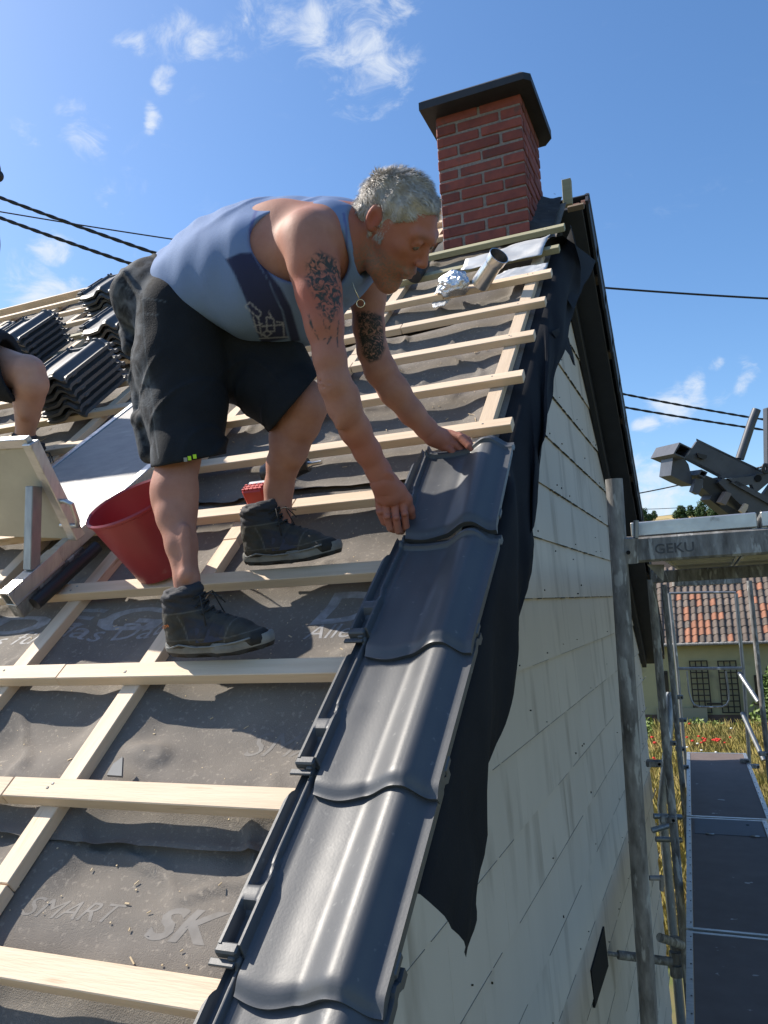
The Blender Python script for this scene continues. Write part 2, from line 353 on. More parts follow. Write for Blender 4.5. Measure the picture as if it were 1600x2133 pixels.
def roof_text(s, pl, pr, ptop, shear=.2, bold=.0, n0=-.062, M_print=M_print):
    """lettering printed flat on the underlay: base line from pixel pl to pr, cap height up to ptop"""
    uL, vL, _ = onR(*pl, n0); uR, vR, _ = onR(*pr, n0); uT, vT, _ = onR(*ptop, n0)
    sh = sheet_of(vL)
    if sh.name not in BVH: BVH[sh.name] = BVHTree.FromPolygons([v.co for v in sh.data.vertices], [tuple(p.vertices) for p in sh.data.polygons])
    me, (x0,x1,y0,y1) = text_mesh(s, shear, bold)
    sx = (uR-uL)/(x1-x0); sy = (vT-vL)/(y1-y0)
    bm = bmesh.new(); bm.from_mesh(me)
    for v in bm.verts: v.co = Vector((uL+(v.co.x-x0)*sx, vL+(v.co.x-x0)*(vR-vL)/(x1-x0)+(v.co.y-y0)*sy, 0))
    for _ in range(6):
        lg = [e for e in bm.edges if e.calc_length() > .009]
        if not lg: break
        bmesh.ops.subdivide_edges(bm, edges=lg, cuts=1); bmesh.ops.triangulate(bm, faces=bm.faces)
    kill = []
    for v in bm.verts:
        u, w = v.co.x, v.co.y
        h = BVH[sh.name].ray_cast(RF(u,w,.2), -VN)
        v.co = h[0]+VN*.0005 if h[0] else RF(u,w,hm(u,w)+.001)
        if u > -.09: kill.append(v)
    bmesh.ops.delete(bm, geom=kill, context='VERTS'); bm.to_mesh(me); bm.free()
    me.materials.clear(); me.materials.append(M_print); me.update()
    o = new('printed_lettering', me, None, sh); o['kind'] = 'stuff'
roof_text('DEG', (-60,1312), (345,1300), (345,1255), .25, .02)
roof_text('Alles für das Dach', (-130,1345), (375,1312), (-130,1318), .25)
roof_text('DEG', (636,1286), (1010,1262), (690,1226), .25, .02)
roof_text('Alles für das Dach', (622,1315), (1120,1290), (640,1286), .25)
roof_text('SMART', (497,1562), (770,1570), (510,1508), .3, M_print=M_printf)
roof_text('SK 2', (290,1950), (520,1975), (300,1872), .3, .03, M_print=M_printf)
roof_text('SMART', (40,1905), (235,1918), (60,1862), .3, M_print=M_printf)

# counter battens up the slope, in lengths butted end to end
for ci, u in enumerate(CB):
    v = -.58 + .2*((ci*7)%5)/5; k = 0
    top = 4.93 if not (-.7 < u < -.15) else 3.8
    if u == -.10: top = 3.42
    while v < top:
        L = min([1.32,.93,1.58,.62,1.1][(ci*3+k)%5], top-v); k += 1
        if L < .08: break
        du = rnd.uniform(-.004,.004); mb = MB()
        mb.box((0,0,0), ((1,0,0),(0,1,0),(0,0,1)), (L/2-.0015,.0245,.0148), .0016)
        o = new('counter_batten', mb, M_wood, house, frame(RF(u+du, v+L/2, -.0455), VV, -VU, VN))
        v += L
# tile battens along the eaves direction
SPL = {2:[-1.02], 1:[-.915], 4:[-.62], 3:[-1.35], 6:[-1.9], 8:[-.62], 9:[-.5], 7:[-.75]}
for k in range(-1, 15):
    right = .0 + rnd.uniform(-.004,.004) if k >= 5 else -.19
    if k >= 12: right = -.705
    pts = [right]+sorted([x for x in SPL.get(k, [])]+[-2.75-(k*1.37)%1.1, -5.3-(k*.7)%.9], reverse=True)+[-7.6]
    for a_, b_ in zip(pts[:-1], pts[1:]):
        L = a_-b_; mb = MB(); mb.box((0,0,0), ((1,0,0),(0,1,0),(0,0,1)), (L/2-.0008,.0245,.0148), .0018)
        # slight saw waviness so that no edge is ruler straight
        if L < 5: pass
        dv = rnd.uniform(-.002,.002); m_ = M_woodg if (k in (10,11) and a_ > -.75) else M_wood
        rot = Matrix.Rotation(rnd.uniform(-.0012,.0012), 4, 'Z')
        o = new('roof_batten', mb, m_, house, frame(RF((a_+b_)/2, k*G-.0245+dv, -.0152), VU, VV, VN) @ rot)
        if m_ is M_woodg: o['label'] = 'greenish treated batten below the chimney'
# nail heads where battens cross the counter battens
mb = MB()
for k in range(-1, 15):
    for u in CB:
        if u < -4 or (k < 5 and u > -.15): continue
        for _ in range(rnd.choice((1,1,2))):
            p = RF(u+rnd.uniform(-.014,.014), k*G-.0245+rnd.uniform(-.012,.012), .0001); mb.box(p, (VU,VV,VN), (.0028,.0028,.0008), .0006)
o = new('nail_heads', mb, M_galvd, house); o['kind'] = 'stuff'
# ridge board
mb = MB(); mb.box(RF(-4.2, 4.93, -.03), (VU,VV,VN), (3.45,.012,.05), .002); new('ridge_board', mb, M_wood, house)

# edge of the underlay hanging free over the gable
prof = [(1180,466),(1197,560),(1200,612),(1184,672),(1166,726),(1152,780),(1143,830),(1122,880),(1114,930),(1116,985),(1112,1050),(1100,1082),(1092,1110),(1101,1142),(1098,1190),(1082,1240),
        (1076,1300),(1055,1380),(1048,1440),(1030,1540),(1012,1620),(996,1700),(988,1760),(978,1830),(968,1900),(948,1992)]
bot = []
for i,(x,y) in enumerate(prof):
    P = onX(x, y, .035); bot.append(P)
def poly_at(pl, t):
    f = t*(len(pl)-1); i = min(int(f), len(pl)-2); return pl[i].lerp(pl[i+1], f-i)
NS, NT = 120, 16; P = []; VEND = onR(862,1880,-.03)[1]+.03
for i in range(NS):
    t = i/(NS-1); B = poly_at(bot, t)
    _, vb, nb_ = toRF(B)
    vt = 3.70+(VEND-3.70)*t + .12*math.sin(t*math.pi)
    T = RF(-.13, vt, -.0625); uo = sm(1.35,1.65,vt); E = RF(.045-.057*uo, vt-.015, -.022-.05*uo)
    for j in range(NT):
        s = j/(NT-1)
        if s < .3: Q = T.lerp(E, s/.3)
        else:
            w = (s-.3)/.7; Q = E.lerp(B, w)
            Q = Q + VU*(.030*math.sin(w*2.4)*(1-.4*w)+.020*w*fbm(t*11, w*2.5, 3.3)+.010*w*math.sin(t*46)) 
        P.append(Q)
mb = MB(); mb.grid(P, NS, NT); new('underlay_overhang', mb, M_membb, house, smooth=True)
def cloth_quad(name, pts, mat_, n=14, amp=.012, seed=0, parent=None):
    """cloth patch through four 3d corners a b c d with sagging folds"""
    a_, b_, c_, d_ = [Vector(p) for p in pts]; P = []; nrm = (b_-a_).cross(d_-a_).normalized()
    for i in range(n):
        for j in range(n):
            s, t = i/(n-1), j/(n-1)
            q = (a_*(1-s)+b_*s)*(1-t)+(d_*(1-s)+c_*s)*t
            P.append(q+nrm*(amp*fbm(s*2.2+seed, t*2.2, seed*1.7)*(1 if 0<s<1 else .6)+amp*.5*math.sin(s*7+t*3+seed)))
    mb = MB(); mb.grid(P, n, n); return new(name, mb, mat_, parent, smooth=True)
cloth_quad('underlay_flap', [RF(-.12,3.5,-.045), onX(1168,486,.0), onX(1243,545,.05), onX(1196,645,.06)], M_membb, 16, .02, 1.0, house)
cloth_quad('underlay_flap', [onX(1150,690,.03), onX(1176,676,.035), onX(1199,764,.06), onX(1193,752,.06)], M_membb, 10, .008, 2.0, house)

# ---- gable wall of fibre cement panels
gab = MB(); e = .02
poly = [Vector((XW-.03, YF, GZ)), Vector((XW-.03, YB, GZ)), Vector((XW-.03, YB, ZR-(YB-YR)*math.tan(A)-.15)), Vector((XW-.03, YR, ZR-.15)), Vector((XW-.03, YF, ZR-(YR-YF)*math.tan(A)-.17))]
gab.prism(poly, (-.25,0,0)); gable = new('gable_wall', gab, M_wallb, house)
def clip(poly, a_, b_, c_):
    """keep a*y+b*z <= c"""
    out = []
    for i in range(len(poly)):
        p, q = poly[i], poly[(i+1)%len(poly)]; dp = a_*p[0]+b_*p[1]-c_; dq = a_*q[0]+b_*q[1]-c_
        if dp <= 0: out.append(p)
        if dp*dq < 0: t = dp/(dp-dq); out.append((p[0]+(q[0]-p[0])*t, p[1]+(q[1]-p[1])*t))
    return out
TA = math.tan(A); CS = .2795; npan = 0
HOLE = [(3.36,-1.33),(3.68,-1.33),(3.68,-1.50),(3.36,-1.50)]
for r in range(-13, 12):
    z0 = -.003+CS*r; y = -.17+(.30 if r%2 else 0)
    while y < YB:
        y0, y1 = max(y+.0003,YF), y+.5997; y += .60
        if r < -3 and (y0 < .6): continue
        if r < -6 and y1 < 1.8: continue
        pl = [(y0,z0),(y1,z0),(y1,z0+CS+.015),(y0,z0+CS+.015)]
        pl = clip(pl, 1, 0, YB); pl = clip(pl, -1, 0, -YF)
        pl = clip(pl, TA, 1, ZR+YR*TA-.19) if pl else pl
        pl = clip(pl, -TA, 1, ZR-YR*TA-.21) if pl else pl
        if len(pl) < 3: continue
        ar = abs(sum(pl[i][0]*pl[(i+1)%len(pl)][1]-pl[(i+1)%len(pl)][0]*pl[i][1] for i in range(len(pl))))/2
        if ar < .004: continue
        j = rnd.uniform(-.0002,.0002); tilt = rnd.uniform(.97,1.05)
        f = lambda p: Vector((XW+.004+j+.010*tilt*(1-(p[1]-z0)/CS), p[0], p[1]))
        mb = MB(); mb.prism([f(p) for p in pl], (-.006,0,0)); npan += 1
        new('facade_panel', mb, M_panel, gable)
        # grime and painted lap shade on the joint under the panel's lower edge
# bed joints: grime strips on the upper courses, painted lap-shadow lines lower down
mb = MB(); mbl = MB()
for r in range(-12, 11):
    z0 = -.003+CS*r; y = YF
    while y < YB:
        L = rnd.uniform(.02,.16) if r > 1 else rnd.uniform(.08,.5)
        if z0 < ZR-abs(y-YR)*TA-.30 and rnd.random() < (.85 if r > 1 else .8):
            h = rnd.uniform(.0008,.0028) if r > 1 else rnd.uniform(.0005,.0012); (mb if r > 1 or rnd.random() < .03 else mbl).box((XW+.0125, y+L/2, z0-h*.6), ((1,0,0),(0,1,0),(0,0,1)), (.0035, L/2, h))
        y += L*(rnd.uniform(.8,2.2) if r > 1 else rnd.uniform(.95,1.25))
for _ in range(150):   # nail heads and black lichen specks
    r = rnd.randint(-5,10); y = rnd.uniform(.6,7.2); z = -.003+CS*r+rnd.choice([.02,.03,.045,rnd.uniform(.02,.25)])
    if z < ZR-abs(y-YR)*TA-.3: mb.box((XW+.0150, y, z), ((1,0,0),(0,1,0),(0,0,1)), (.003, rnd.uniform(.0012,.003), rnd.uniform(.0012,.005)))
g = new('joint_grime_shade', mb, M_grime, gable); g['kind'] = 'stuff'
g = new('joint_grime_shade', mbl, M_lapshade, gable); g['kind'] = 'stuff'
mb = MB(); hp = [onX(x,y,XW+.018) for x,y in ((1259,1930),(1268,2012),(1240,2100),(1233,2022))]  # near-black plate on the panels stands for the shade in the gap
mb.prism(hp, (-.012,0,0)); o = new('shaded_gap_plate', mb, M_dark, gable); o['label'] = 'black plate painted as the shaded gap in the panels around the wall anchor'

# ---- front slope body, eaves walls, back slope
mb = MB(); mb.box(RF(-3.95, 2.2, -.23), (VU,VV,VN), (3.72,2.75,.09)); new('roof_deck', mb, M_woodold, house)
mb = MB(); mb.prism([(XW-.28,YF,GZ),(-7.7,YF,GZ),(-7.7,YF,.0),(XW-.28,YF,.0)], (0,.25,0)); new('front_wall', mb, M_render, house)
mb = MB(); mb.prism([(XW-.28,YB,GZ),(-7.7,YB,GZ),(-7.7,YB,-.4),(XW-.28,YB,-.4)], (0,-.25,0)); new('back_wall', mb, M_render, house)
VD = Vector((0,CA,-SA)); VNB = Vector((0,SA,CA)); RID = Vector((0,YR,ZR))
def BK(x, d, n): return RID + VU*x + VD*d + VNB*n
mb = MB(); mb.box(BK(-3.95,2.62,-.07), (VU,VD,VNB), (3.72,2.42,.05)); new('back_slope', mb, M_tileold, house)
mb = MB(); mb.box(BK(-.125,2.6,-.115), (VU,VD,VNB), (.105,2.4,.02), .003); new('verge_soffit', mb, M_tileold, house)
mb = MB(); mb.box(BK(XW+.035,2.58,-.175), (VU,VD,VNB), (.022,2.36,.05), .004); new('barge_board', mb, M_tileold, house)
for k in range(13):
    d = .20+.355*k; ti = .035
    X = (VD+VNB*ti).normalized(); Z = (VNB-VD*ti).normalized()
    mb = MB()
    mb.box(BK(-.13,d+.19,.004), (VU,X,Z), (.145,.205,.008), .003)
    pr = [BK(.0,d-.01,.01), BK(.0,d+.395,.024), BK(.0,d+.395,-.135), BK(.0,d+.30,-.115), BK(.0,d+.12,-.105), BK(.0,d-.01,-.085)]
    mb.prism(pr, (.017,0,0))
    mb.tube([BK(.008,d-.01,.012), BK(.008,d+.2,.020), BK(.008,d+.40,.028)], .016, 8)
    new('verge_tile', mb, M_tileold, house, smooth=35)
for k in range(8):
    d = .75+.6*k; mb = MB(); mb.box(BK(-.06,d,-.075), (VU,VD,VNB), (.068,.03,.02), .002)
    new('batten_end', mb, M_woodold, house)
# ridge end left open beside the chimney: old red ridge tiles, felt and a stub of wood
for k, x in enumerate((-.10,.01)):
    pass
M_ridge = mat('old_ridge_clay', (.15,.062,.045), (.09,.045,.036), .9, scale=12, bump=.3, rand=.2)
for k in range(4):
    x0 = -.215+.062*k; mb = MB(); pts = []
    for t in range(9):
        an = math.pi*(t/8); pts.append((math.cos(an)*.075, math.sin(an)*.055))
    o_ = [Vector((x0, YR+.17+a_*.8, ZR-.20+b_*1.0+.012*math.sin(k*2.1))) for a_,b_ in pts]; i_ = [Vector((x0, YR+.17+a_*.66, ZR-.20+b_*.85+.012*math.sin(k*2.1))) for a_,b_ in pts]
    mb.prism(o_+i_[::-1], (.049,0,0)); new('old_ridge_tile', mb, M_ridge, house, smooth=30)
mb = MB(); p = onY(1182,402,3.80); mb.box(p, ((1,0,0),(0,1,0),(.02,0,1)), (.028,.022,.085), .002); new('wood_stub', mb, M_woodg, house)
mb = MB(); mb.box(onY(1200,432,3.75), (VU,VV,VN), (.05,.02,.016), .002); new('wood_stub', mb, M_woodold, house)
# tarred felt dressed up round the chimney foot
P = []; n = 40
for i in range(n):
    for j in range(16):
        u = -.74+.66*i/(n-1); v = 3.76+.70*j/15
        d = max(0,-.675-u, u+.20); up = .05*math.exp(-d*14)*(1 if 3.86<v<4.6 else .3)
        P.append(RF(u, v, -.05+up+.012*fbm(u*9,v*9,3)))
mb = MB(); mb.grid(P, n, 16); new('felt_flashing', mb, M_felt, house, smooth=True)
# ---- chimney
CX0, CX1, CY0, CY1, CZ0, CZ1 = -.675, -.197, 2.945, 3.43, 2.30, 3.275
mb = MB(); mb.box(((CX0+CX1)/2,(CY0+CY1)/2,(CZ0+CZ1)/2), ((1,0,0),(0,1,0),(0,0,1)), ((CX1-CX0)/2-.005,(CY1-CY0)/2-.005,(CZ1-CZ0)/2))
chim = new('chimney', mb, M_mortar, house); chim['label'] = 'red brick chimney with a dark slate cap'
CH = .0665; BL = .232; JT = .014
def brick(c, ax, half):
    mb = MB(); j = lambda: rnd.uniform(-.0032,.0032)
    mb.box((0,0,0), ((1,0,0),(0,1,0),(0,0,1)), (half[0]+j(),half[1],half[2]+j()*.6), .004)
    X, Y, Z = [Vector(a_) for a_ in ax]; M = frame(Vector(c)+Y*j(), X, Y, Z) @ Matrix.Rotation(j()*3,4,'Y')
    new('brick', mb, M_brick, chim, M)
nc = int((CZ1-CZ0)/CH)
for r in range(nc):
    z = CZ1-CH*(r+.5)+.002
    for face in range(4):
        if face == 0: o, X, Y, W = Vector((CX0,CY0,z)), Vector((1,0,0)), Vector((0,-1,0)), CX1-CX0
        elif face == 1: o, X, Y, W = Vector((CX1,CY0,z)), Vector((0,1,0)), Vector((1,0,0)), CY1-CY0
        elif face == 2: o, X, Y, W = Vector((CX0,CY1,z)), Vector((0,-1,0)), Vector((-1,0,0)), CY1-CY0
        else: continue
        odd = (r % 2 == 1) ^ (face % 2 == 1)
        cuts = [0, .115, .115+.243, W] if odd else [0, .243, W]
        if not odd and face == 0: cuts = [0,.245,W]
        for a_, b_ in zip(cuts[:-1], cuts[1:]):
            a2 = a_+(JT/2 if a_ > 0 else 0); b2 = b_-(JT/2 if b_ < W else 0)
            if face != 0 and a_ == 0: a2 += .040
            c = o+X*(a2+b2)/2-Y*.018
            brick(c, (X,Y,Vector((0,0,1))), ((b2-a2)/2,.020,(CH-JT)/2))
mb = MB(); cz = 3.262
cap = [(-.735,2.83),(-.150,2.83),(-.118,2.86),(-.118,3.44),(-.165,3.505),(-.70,3.505),(-.745,3.46)]
top = [(x*.985-.008, y*.99+.03) for x,y in cap]
mb.v += [(x,y,cz+.004*math.sin(x*30)) for x,y in cap]+[(x,y,cz+.048+.006*math.sin(x*23+y*5)) for x,y in cap]+[(x*.93-.03,y*.93+.22,cz+.064) for x,y in cap]
k = len(cap)
for b in (0,k):
    for i in range(k): mb.f.append((b+i,b+(i+1)%k,b+k+(i+1)%k,b+k+i)); mb.m.append(0)
mb.f.append(tuple(range(k))[::-1]); mb.m.append(0); mb.f.append(tuple(range(2*k,3*k))); mb.m.append(0)
new('chimney_cap', mb, M_slate, chim)
mb = MB(); mb.tube([(CX0-.006,CY0+.03,2.45),(CX0-.006,CY0+.03,3.27)], .004, 6); new('lightning_wire', mb, M_galv, chim)
# ------------------------------------------------------------------ roof tiles
TW, TL = .278, .42
def ss(a, b, x):
    t = min(1, max(0, (x-a)/(b-a))); return t*t*(3-2*t)
def tile_h(s, t):
    """top surface of the tile: s across (left rim .. right flange), t up the slope"""
    pan = -.0025*math.exp(-((s-.10)/.03)**2)
    roll = .031*(ss(.143,.210,s)-ss(.220,.266,s))
    h = pan+roll
    # left rim: two ridges with a water channel, joined by a bridge and opening to a slot near the nose
    if s < .056:
        top = .0185
        bridge = ss(.118,.130,t)*(1-ss(.150,.168,t))
        slot = ss(.058,.064,t)*(1-ss(.112,.120,t))
        chan = ss(.155,.18,t)*(1-ss(.395,.405,t))
        w = .0045
        outer = ss(.0,.004,s)*(1-ss(.010,.015,s))
        ins = .040-.008*ss(.16,.22,t)
        inner = ss(ins-.008,ins-.003,s)*(1-ss(ins+.002,ins+.009,s))
        wall = max(outer, inner*(1-.25*chan))
        lvl = top*wall
        lvl = max(lvl, top*bridge*ss(0,.004,s)*(1-ss(.034,.044,s)))
        lvl = max(lvl, .0025)
        lvl -= .006*slot*ss(.010,.016,s)*(1-ss(.026,.033,s))
        h = lvl*(1-ss(.046,.056,s)) + h*ss(.046,.056,s)
    # head: cross ridge and drop behind it
    hr = ss(.372,.378,t)*(1-ss(.388,.394,t))
    if s > .03: h += .010*hr*(1-.5*ss(.2,.26,s))
    h -= .006*ss(.394,.40,t)*ss(.03,.05,s)
    # nose rolls over
    h -= .011*(1-ss(0,.030,t))**1.6
    return h
def tile_mesh(ns, nt, name):
    S = sorted(set([round(TW*i/ns,5) for i in range(ns+1)]+([.001,.004,.0085,.012,.0155,.020,.026,.031,.034,.038,.042,.046,.050] if ns > 40 else [.004,.01,.016,.03,.036,.046])))
    T = sorted(set([round(TL*i/nt,5) for i in range(nt+1)]+([.004,.009,.015,.058,.064,.112,.120,.128,.152,.160,.168,.374,.378,.388,.392,.396,.401] if nt > 40 else [.01,.06,.064,.12,.375,.39])))
    nS, nT = len(S), len(T); mb = MB(); th = .0115
    top = []; botm = []
    for s in S:
        for t in T:
            s2 = s
            # the rim stops short of the nose; upper left corner narrows
            lim = .047*(1-ss(.050,.056,t)) + .012*ss(.30,.345,t)*1.0
            s2 = max(s, lim) if s < .056 else s
            if s < lim: s2 = lim
            h = tile_h(s2 if t > .05 else max(s2,.056), t)
            cr = -.006*ss(.205,.275,s)*(1-ss(0,.02,t))
            tt = t - (.010*math.sin(math.pi*max(0,min(1,(s-.05)/.12))) if False else 0)
            bend = -.010*(1-ss(0,.06,t))*math.sin(math.pi*max(0,min(1,(s-.045)/.10)))
            top.append((s2, tt+bend, h)); 
            b = h-th-.003*(1-ss(0,.03,t))
            if s > .266: b = h-.016
            botm.append((s2, tt+bend+.004*(1-ss(0,.02,t)), b))
    mb.grid(top, nS, nT); mb.grid(botm, nS, nT, flip=True)
    o = nS*nT
    for i in range(nS-1):
        mb.f.append((i*nT, o+i*nT, o+(i+1)*nT, (i+1)*nT)); mb.m.append(0)
        mb.f.append((i*nT+nT-1, (i+1)*nT+nT-1, o+(i+1)*nT+nT-1, o+i*nT+nT-1)); mb.m.append(0)
    for j in range(nT-1):
        mb.f.append((j, j+1, o+j+1, o+j)); mb.m.append(0)
        k = (nS-1)*nT; mb.f.append((k+j, o+k+j, o+k+j+1, k+j+1)); mb.m.append(0)
    return mb.mesh(name, M_tile, 38)
TM = tile_mesh(64, 60, 'tile'); TML = tile_mesh(30, 26, 'tile_coarse')
mb = MB()  # locking lug at the rim's lower end
mb.box((.020,.052,.008), ((1,0,0),(0,1,0),(0,0,1)), (.019,.009,.009), .003); mb.box((.014,.036,.001), ((1,0,0),(0,1,0),(0,0,1)), (.022,.006,.003), .0015); mb.box((.030,.044,.004), ((1,0,0),(0,1,0),(0,0,1)), (.006,.006,.006), .002)
TLUG = mb.mesh('tile_lug', M_tile, 35)
mb = MB(); mb.box((.274,.075,-.015), ((1,0,0),(0,1,0),(0,0,1)), (.0065,.018,.007), .003); TSIDE = mb.mesh('side_lug', M_tile, 35)
def tile(M, label, group, fine=True):
    t = link(bpy.data.objects.new('roof_tile', TM if fine else TML), None, M); tag(t, label, 'roof tile', group)
    link(bpy.data.objects.new('locking_lug', TLUG), t, M); link(bpy.data.objects.new('side_lug', TSIDE), t, M)
    return t
GV = 'anthracite tiles laid up the verge'
def tile_M(u0, v0, nb, nt, yaw=0.0, rollx=0.0):
    X = VU.copy(); Y = (VV*TL+VN*(nt-nb)).normalized()
    X = (X*math.cos(yaw)+Y*math.sin(yaw)).normalized(); Y = (Y-X*Y.dot(X)).normalized(); Z = X.cross(Y)
    X2 = (X*math.cos(rollx)+Z*math.sin(rollx)); Z2 = X2.cross(Y)
    return frame(RF(u0,v0,nb), X2, Y, Z2)
LB = {-1:'lowest verge tile, only its head end showing at the photo\'s bottom edge', 0:'large dark verge tile nearest the viewer at the bottom, fully shown',
      1:'dark verge tile second up from the nearest one, bright glint on its roll', 2:'dark verge tile just below the one in the worker\'s hands, spot of sun on its pan'}
for k in (-1,0,1,2):
    tile(tile_M(-.213+.003*(k%2), k*G-.036, .045, .020, .004*(k-1)), LB[k], GV)
tile(tile_M(-.222, 1.045, .052, .045, .030, -.01), 'topmost dark verge tile being set in place by the grey haired worker', GV)
# stacks set down on the battens
GS = 'stacked anthracite tiles waiting on the battens'
STK = [('beside the crouching helper\'s knee', -2.37, 2.30, 6, 'the near stack'), ('above the helper\'s knee', -3.36, 3.17, 6, 'the stack'), ('high on the roof behind the worker\'s belt', -3.13, 3.82, 6, 'the stack'),
       ('behind the worker\'s hip', -2.53, 3.00, 6, 'the stack'), ('cut by the photo\'s left edge near the ridge', -3.92, 3.42, 4, 'the stack')]
ORD = ['bottom tile', 'second tile from the bottom', 'third tile from the bottom', 'fourth tile from the bottom', 'fifth tile from the bottom', 'top tile']
for (where, u0, v0, n, nm_) in STK:
    yw = rnd.uniform(-.05,.05)
    for i in range(n):
        lab = ORD[i] if i < n-1 else 'top tile'
        tile(tile_M(u0+rnd.uniform(-.006,.006)+.0*i, v0+rnd.uniform(-.008,.008), .016+.036*i, .016+.036*i, yw+rnd.uniform(-.015,.015)), f'{lab} in {nm_} of dark tiles {where}', GS, True)

# ------------------------------------------------------------------ loose things lying on the roof
# red bucket
def lathe(prof, seg=40):
    mb = MB(); n = len(prof)
    for (r_, z_) in prof:
        for k in range(seg): an = 2*math.pi*k/seg; mb.v.append((r_*math.cos(an), r_*math.sin(an), z_))
    for i in range(n-1):
        for k in range(seg): mb.f.append((i*seg+k, i*seg+(k+1)%seg, (i+1)*seg+(k+1)%seg, (i+1)*seg+k)); mb.m.append(0)
    return mb
bb = Vector(RF(*onR(350,1182,.0))); ax = (VN*.92+Vector((0,0,1))*.12+Vector((-.09,0,0))).normalized()
Xb = Vector((1,0,0)); Xb = (Xb-ax*Xb.dot(ax)).normalized(); Yb = ax.cross(Xb)
bb = bb+VN*.004
MBk = frame(bb, Xb, Yb, ax) @ Matrix.Scale(.90,4)
mb = lathe([(0,.0),(.095,.0),(.098,.004),(.120,.12),(.141,.232),(.147,.236),(.1485,.243),(.144,.248),(.138,.243),(.117,.12),(.095,.008),(0,.008)])
bucket = new('red_bucket', mb, M_redp, None, MBk, smooth=40); tag(bucket, 'dark red mortar bucket standing on the battens behind the worker\'s leg', 'bucket')
mb = MB(); mb.tube([(.150*math.cos(t), .150*math.sin(t)*1.0-.0, .205-.075*math.sin(t-math.pi*.1)) for t in [math.pi*(.1+i/20) for i in range(21)]], .0025, 6)
new('bucket_handle', mb, M_galv, bucket, MBk, smooth=True)

# tile lift platform: board with aluminium frame, end plate and struts
Dv = (VV*.985+VU*.17).normalized(); Lf = (VN.cross(Dv)).normalized()   # up the board, to its left
Po = Vector(RF(-1.235, 1.145, .085))
lift = thing('tile_hoist_platform', Po, 'grey hoist platform with an upright end plate lying on the battens', 'hoist platform')
mb = MB(); c = Po+Dv*.56+Lf*.235-VN*.0
mb.box(Po+Dv*.45+Lf*.305, (Dv,Lf,VN), (.45,.245,.008), .001); new('deck_board', mb, M_boardg, lift)
mb = MB(); mb.box(Po+Dv*.32+Lf*.043-VN*.012, (Dv,Lf,VN), (.58,.016,.024), .002); new('side_rail', mb, M_alu, lift)
mb = MB(); mb.box(Po+Dv*.45+Lf*.565-VN*.012, (Dv,Lf,VN), (.45,.014,.024), .002); new('side_rail', mb, M_alu, lift)
# lower end of the rail: open square tube
p0 = Po-Dv*.25-VN*.012+Lf*.043; mb = MB()
for (oy, oz, hy, hz) in ((0,.021,.022,.003),(0,-.021,.022,.003),(.019,0,.003,.018),(-.019,0,.003,.018)):
    mb.box(p0+Dv*.06+Lf*oy+VN*oz, (Dv,Lf,VN), (.10,hy,hz), .0008)
new('open_tube_end', mb, M_alu, lift)
mb = MB(); mb.box(p0+Dv*.10-VN*.046, (Dv,Lf,VN), (.14,.02,.022), .003); new('roller_bracket', mb, M_galvd, lift)
mb = MB(); mb.tube([p0+Dv*.00-VN*.048-Lf*.038, p0+Dv*.27-VN*.048-Lf*.038], .020, 16); new('roller', mb, M_black, lift, smooth=40)
# end plate standing on the lower end of the board
Pn = (VN*.93+(-Dv)*.05+Lf*.37).normalized(); 
a0 = Po+VN*.01-Dv*.02
tv = VN*.309+Dv*.029; pl = [a0, a0+Lf*.58, a0+Lf*.58+tv, a0+Lf*.15+tv, a0+Lf*.11+tv*.98, a0+Lf*.0+tv]
mb = MB(); mb.prism(pl, -Dv*.012); new('end_plate', mb, M_boardb, lift)
mb = MB(); mb.bar(a0-Dv*.006, pl[5]-Dv*.006+VN*.01, .036, .036, Dv, .002); new('plate_edge_post', mb, M_alu, lift)
mb = MB(); mb.bar(pl[5]-Dv*.006+VN*.012, pl[2]-Dv*.006+VN*.012, .03, .022, Dv, .002); new('plate_top_rail', mb, M_alu, lift)
mb = MB(); q = a0.lerp(pl[5], .62)+Lf*.045-Dv*.03; mb.bar(q, p0+Dv*.07+VN*.02, .034, .034, Dv, .002); new('strut', mb, M_galv, lift)
mb = MB(); h0 = a0.lerp(pl[5], .42)-Dv*.012; h1 = a0+VN*.05-Dv*.012
mb.tube([h0, h0-Lf*.035, h0-Lf*.055-VN*.01, h1-Lf*.055+VN*.02, h1-Lf*.045, h1-Lf*.02, h1+Lf*.03], .0075, 10); new('handle', mb, M_alu, lift, smooth=40)

# cordless screwdriver
dp = Vector(RF(-.60,1.385,-.02)); drill = thing('cordless_drill', dp, 'cordless screwdriver with a red battery lying behind the worker\'s boot', 'drill')
Dd = (VU*.97+VV*.10+VN*.02).normalized(); Dk = (VV.cross(Dd)).normalized(); Vd = Dk.cross(Dd) if Dk.cross(Dd).dot(VV) > 0 else Dd.cross(Dk)
hd = onR(560,985,.03); hd = Vector(RF(*hd))
mb = MB(); mb.tube([hd-Dd*.02, hd+Dd*.0, hd+Dd*.09, hd+Dd*.11, hd+Dd*.14], [.026,.034,.034,.028,.022], 16); new('motor_body', mb, M_black, drill, smooth=40)
mb = MB(); mb.tube([hd+Dd*.14, hd+Dd*.155, hd+Dd*.185], [.012,.007,.007], 10); new('bit', mb, M_steel, drill, smooth=40)
bt = Vector(RF(*onR(538,1035,.02)))
mb = MB(); mb.tube([hd+Dd*.03, (hd+bt)/2+Dd*.02, bt+Vd*.02+Dd*.01], [.022,.018,.022], 12); new('grip', mb, M_black, drill, smooth=40)
B1, B2, B3 = (VV*.8-VU*.25).normalized(), VU, VN
mb = MB(); mb.box(bt+VV*.025, (VV,VU,VN), (.012,.034,.038), .006); new('battery_top', mb, M_galv, drill)
mb = MB(); mb.box(bt-VV*.003, (VV,VU,VN), (.020,.038,.040), .008)
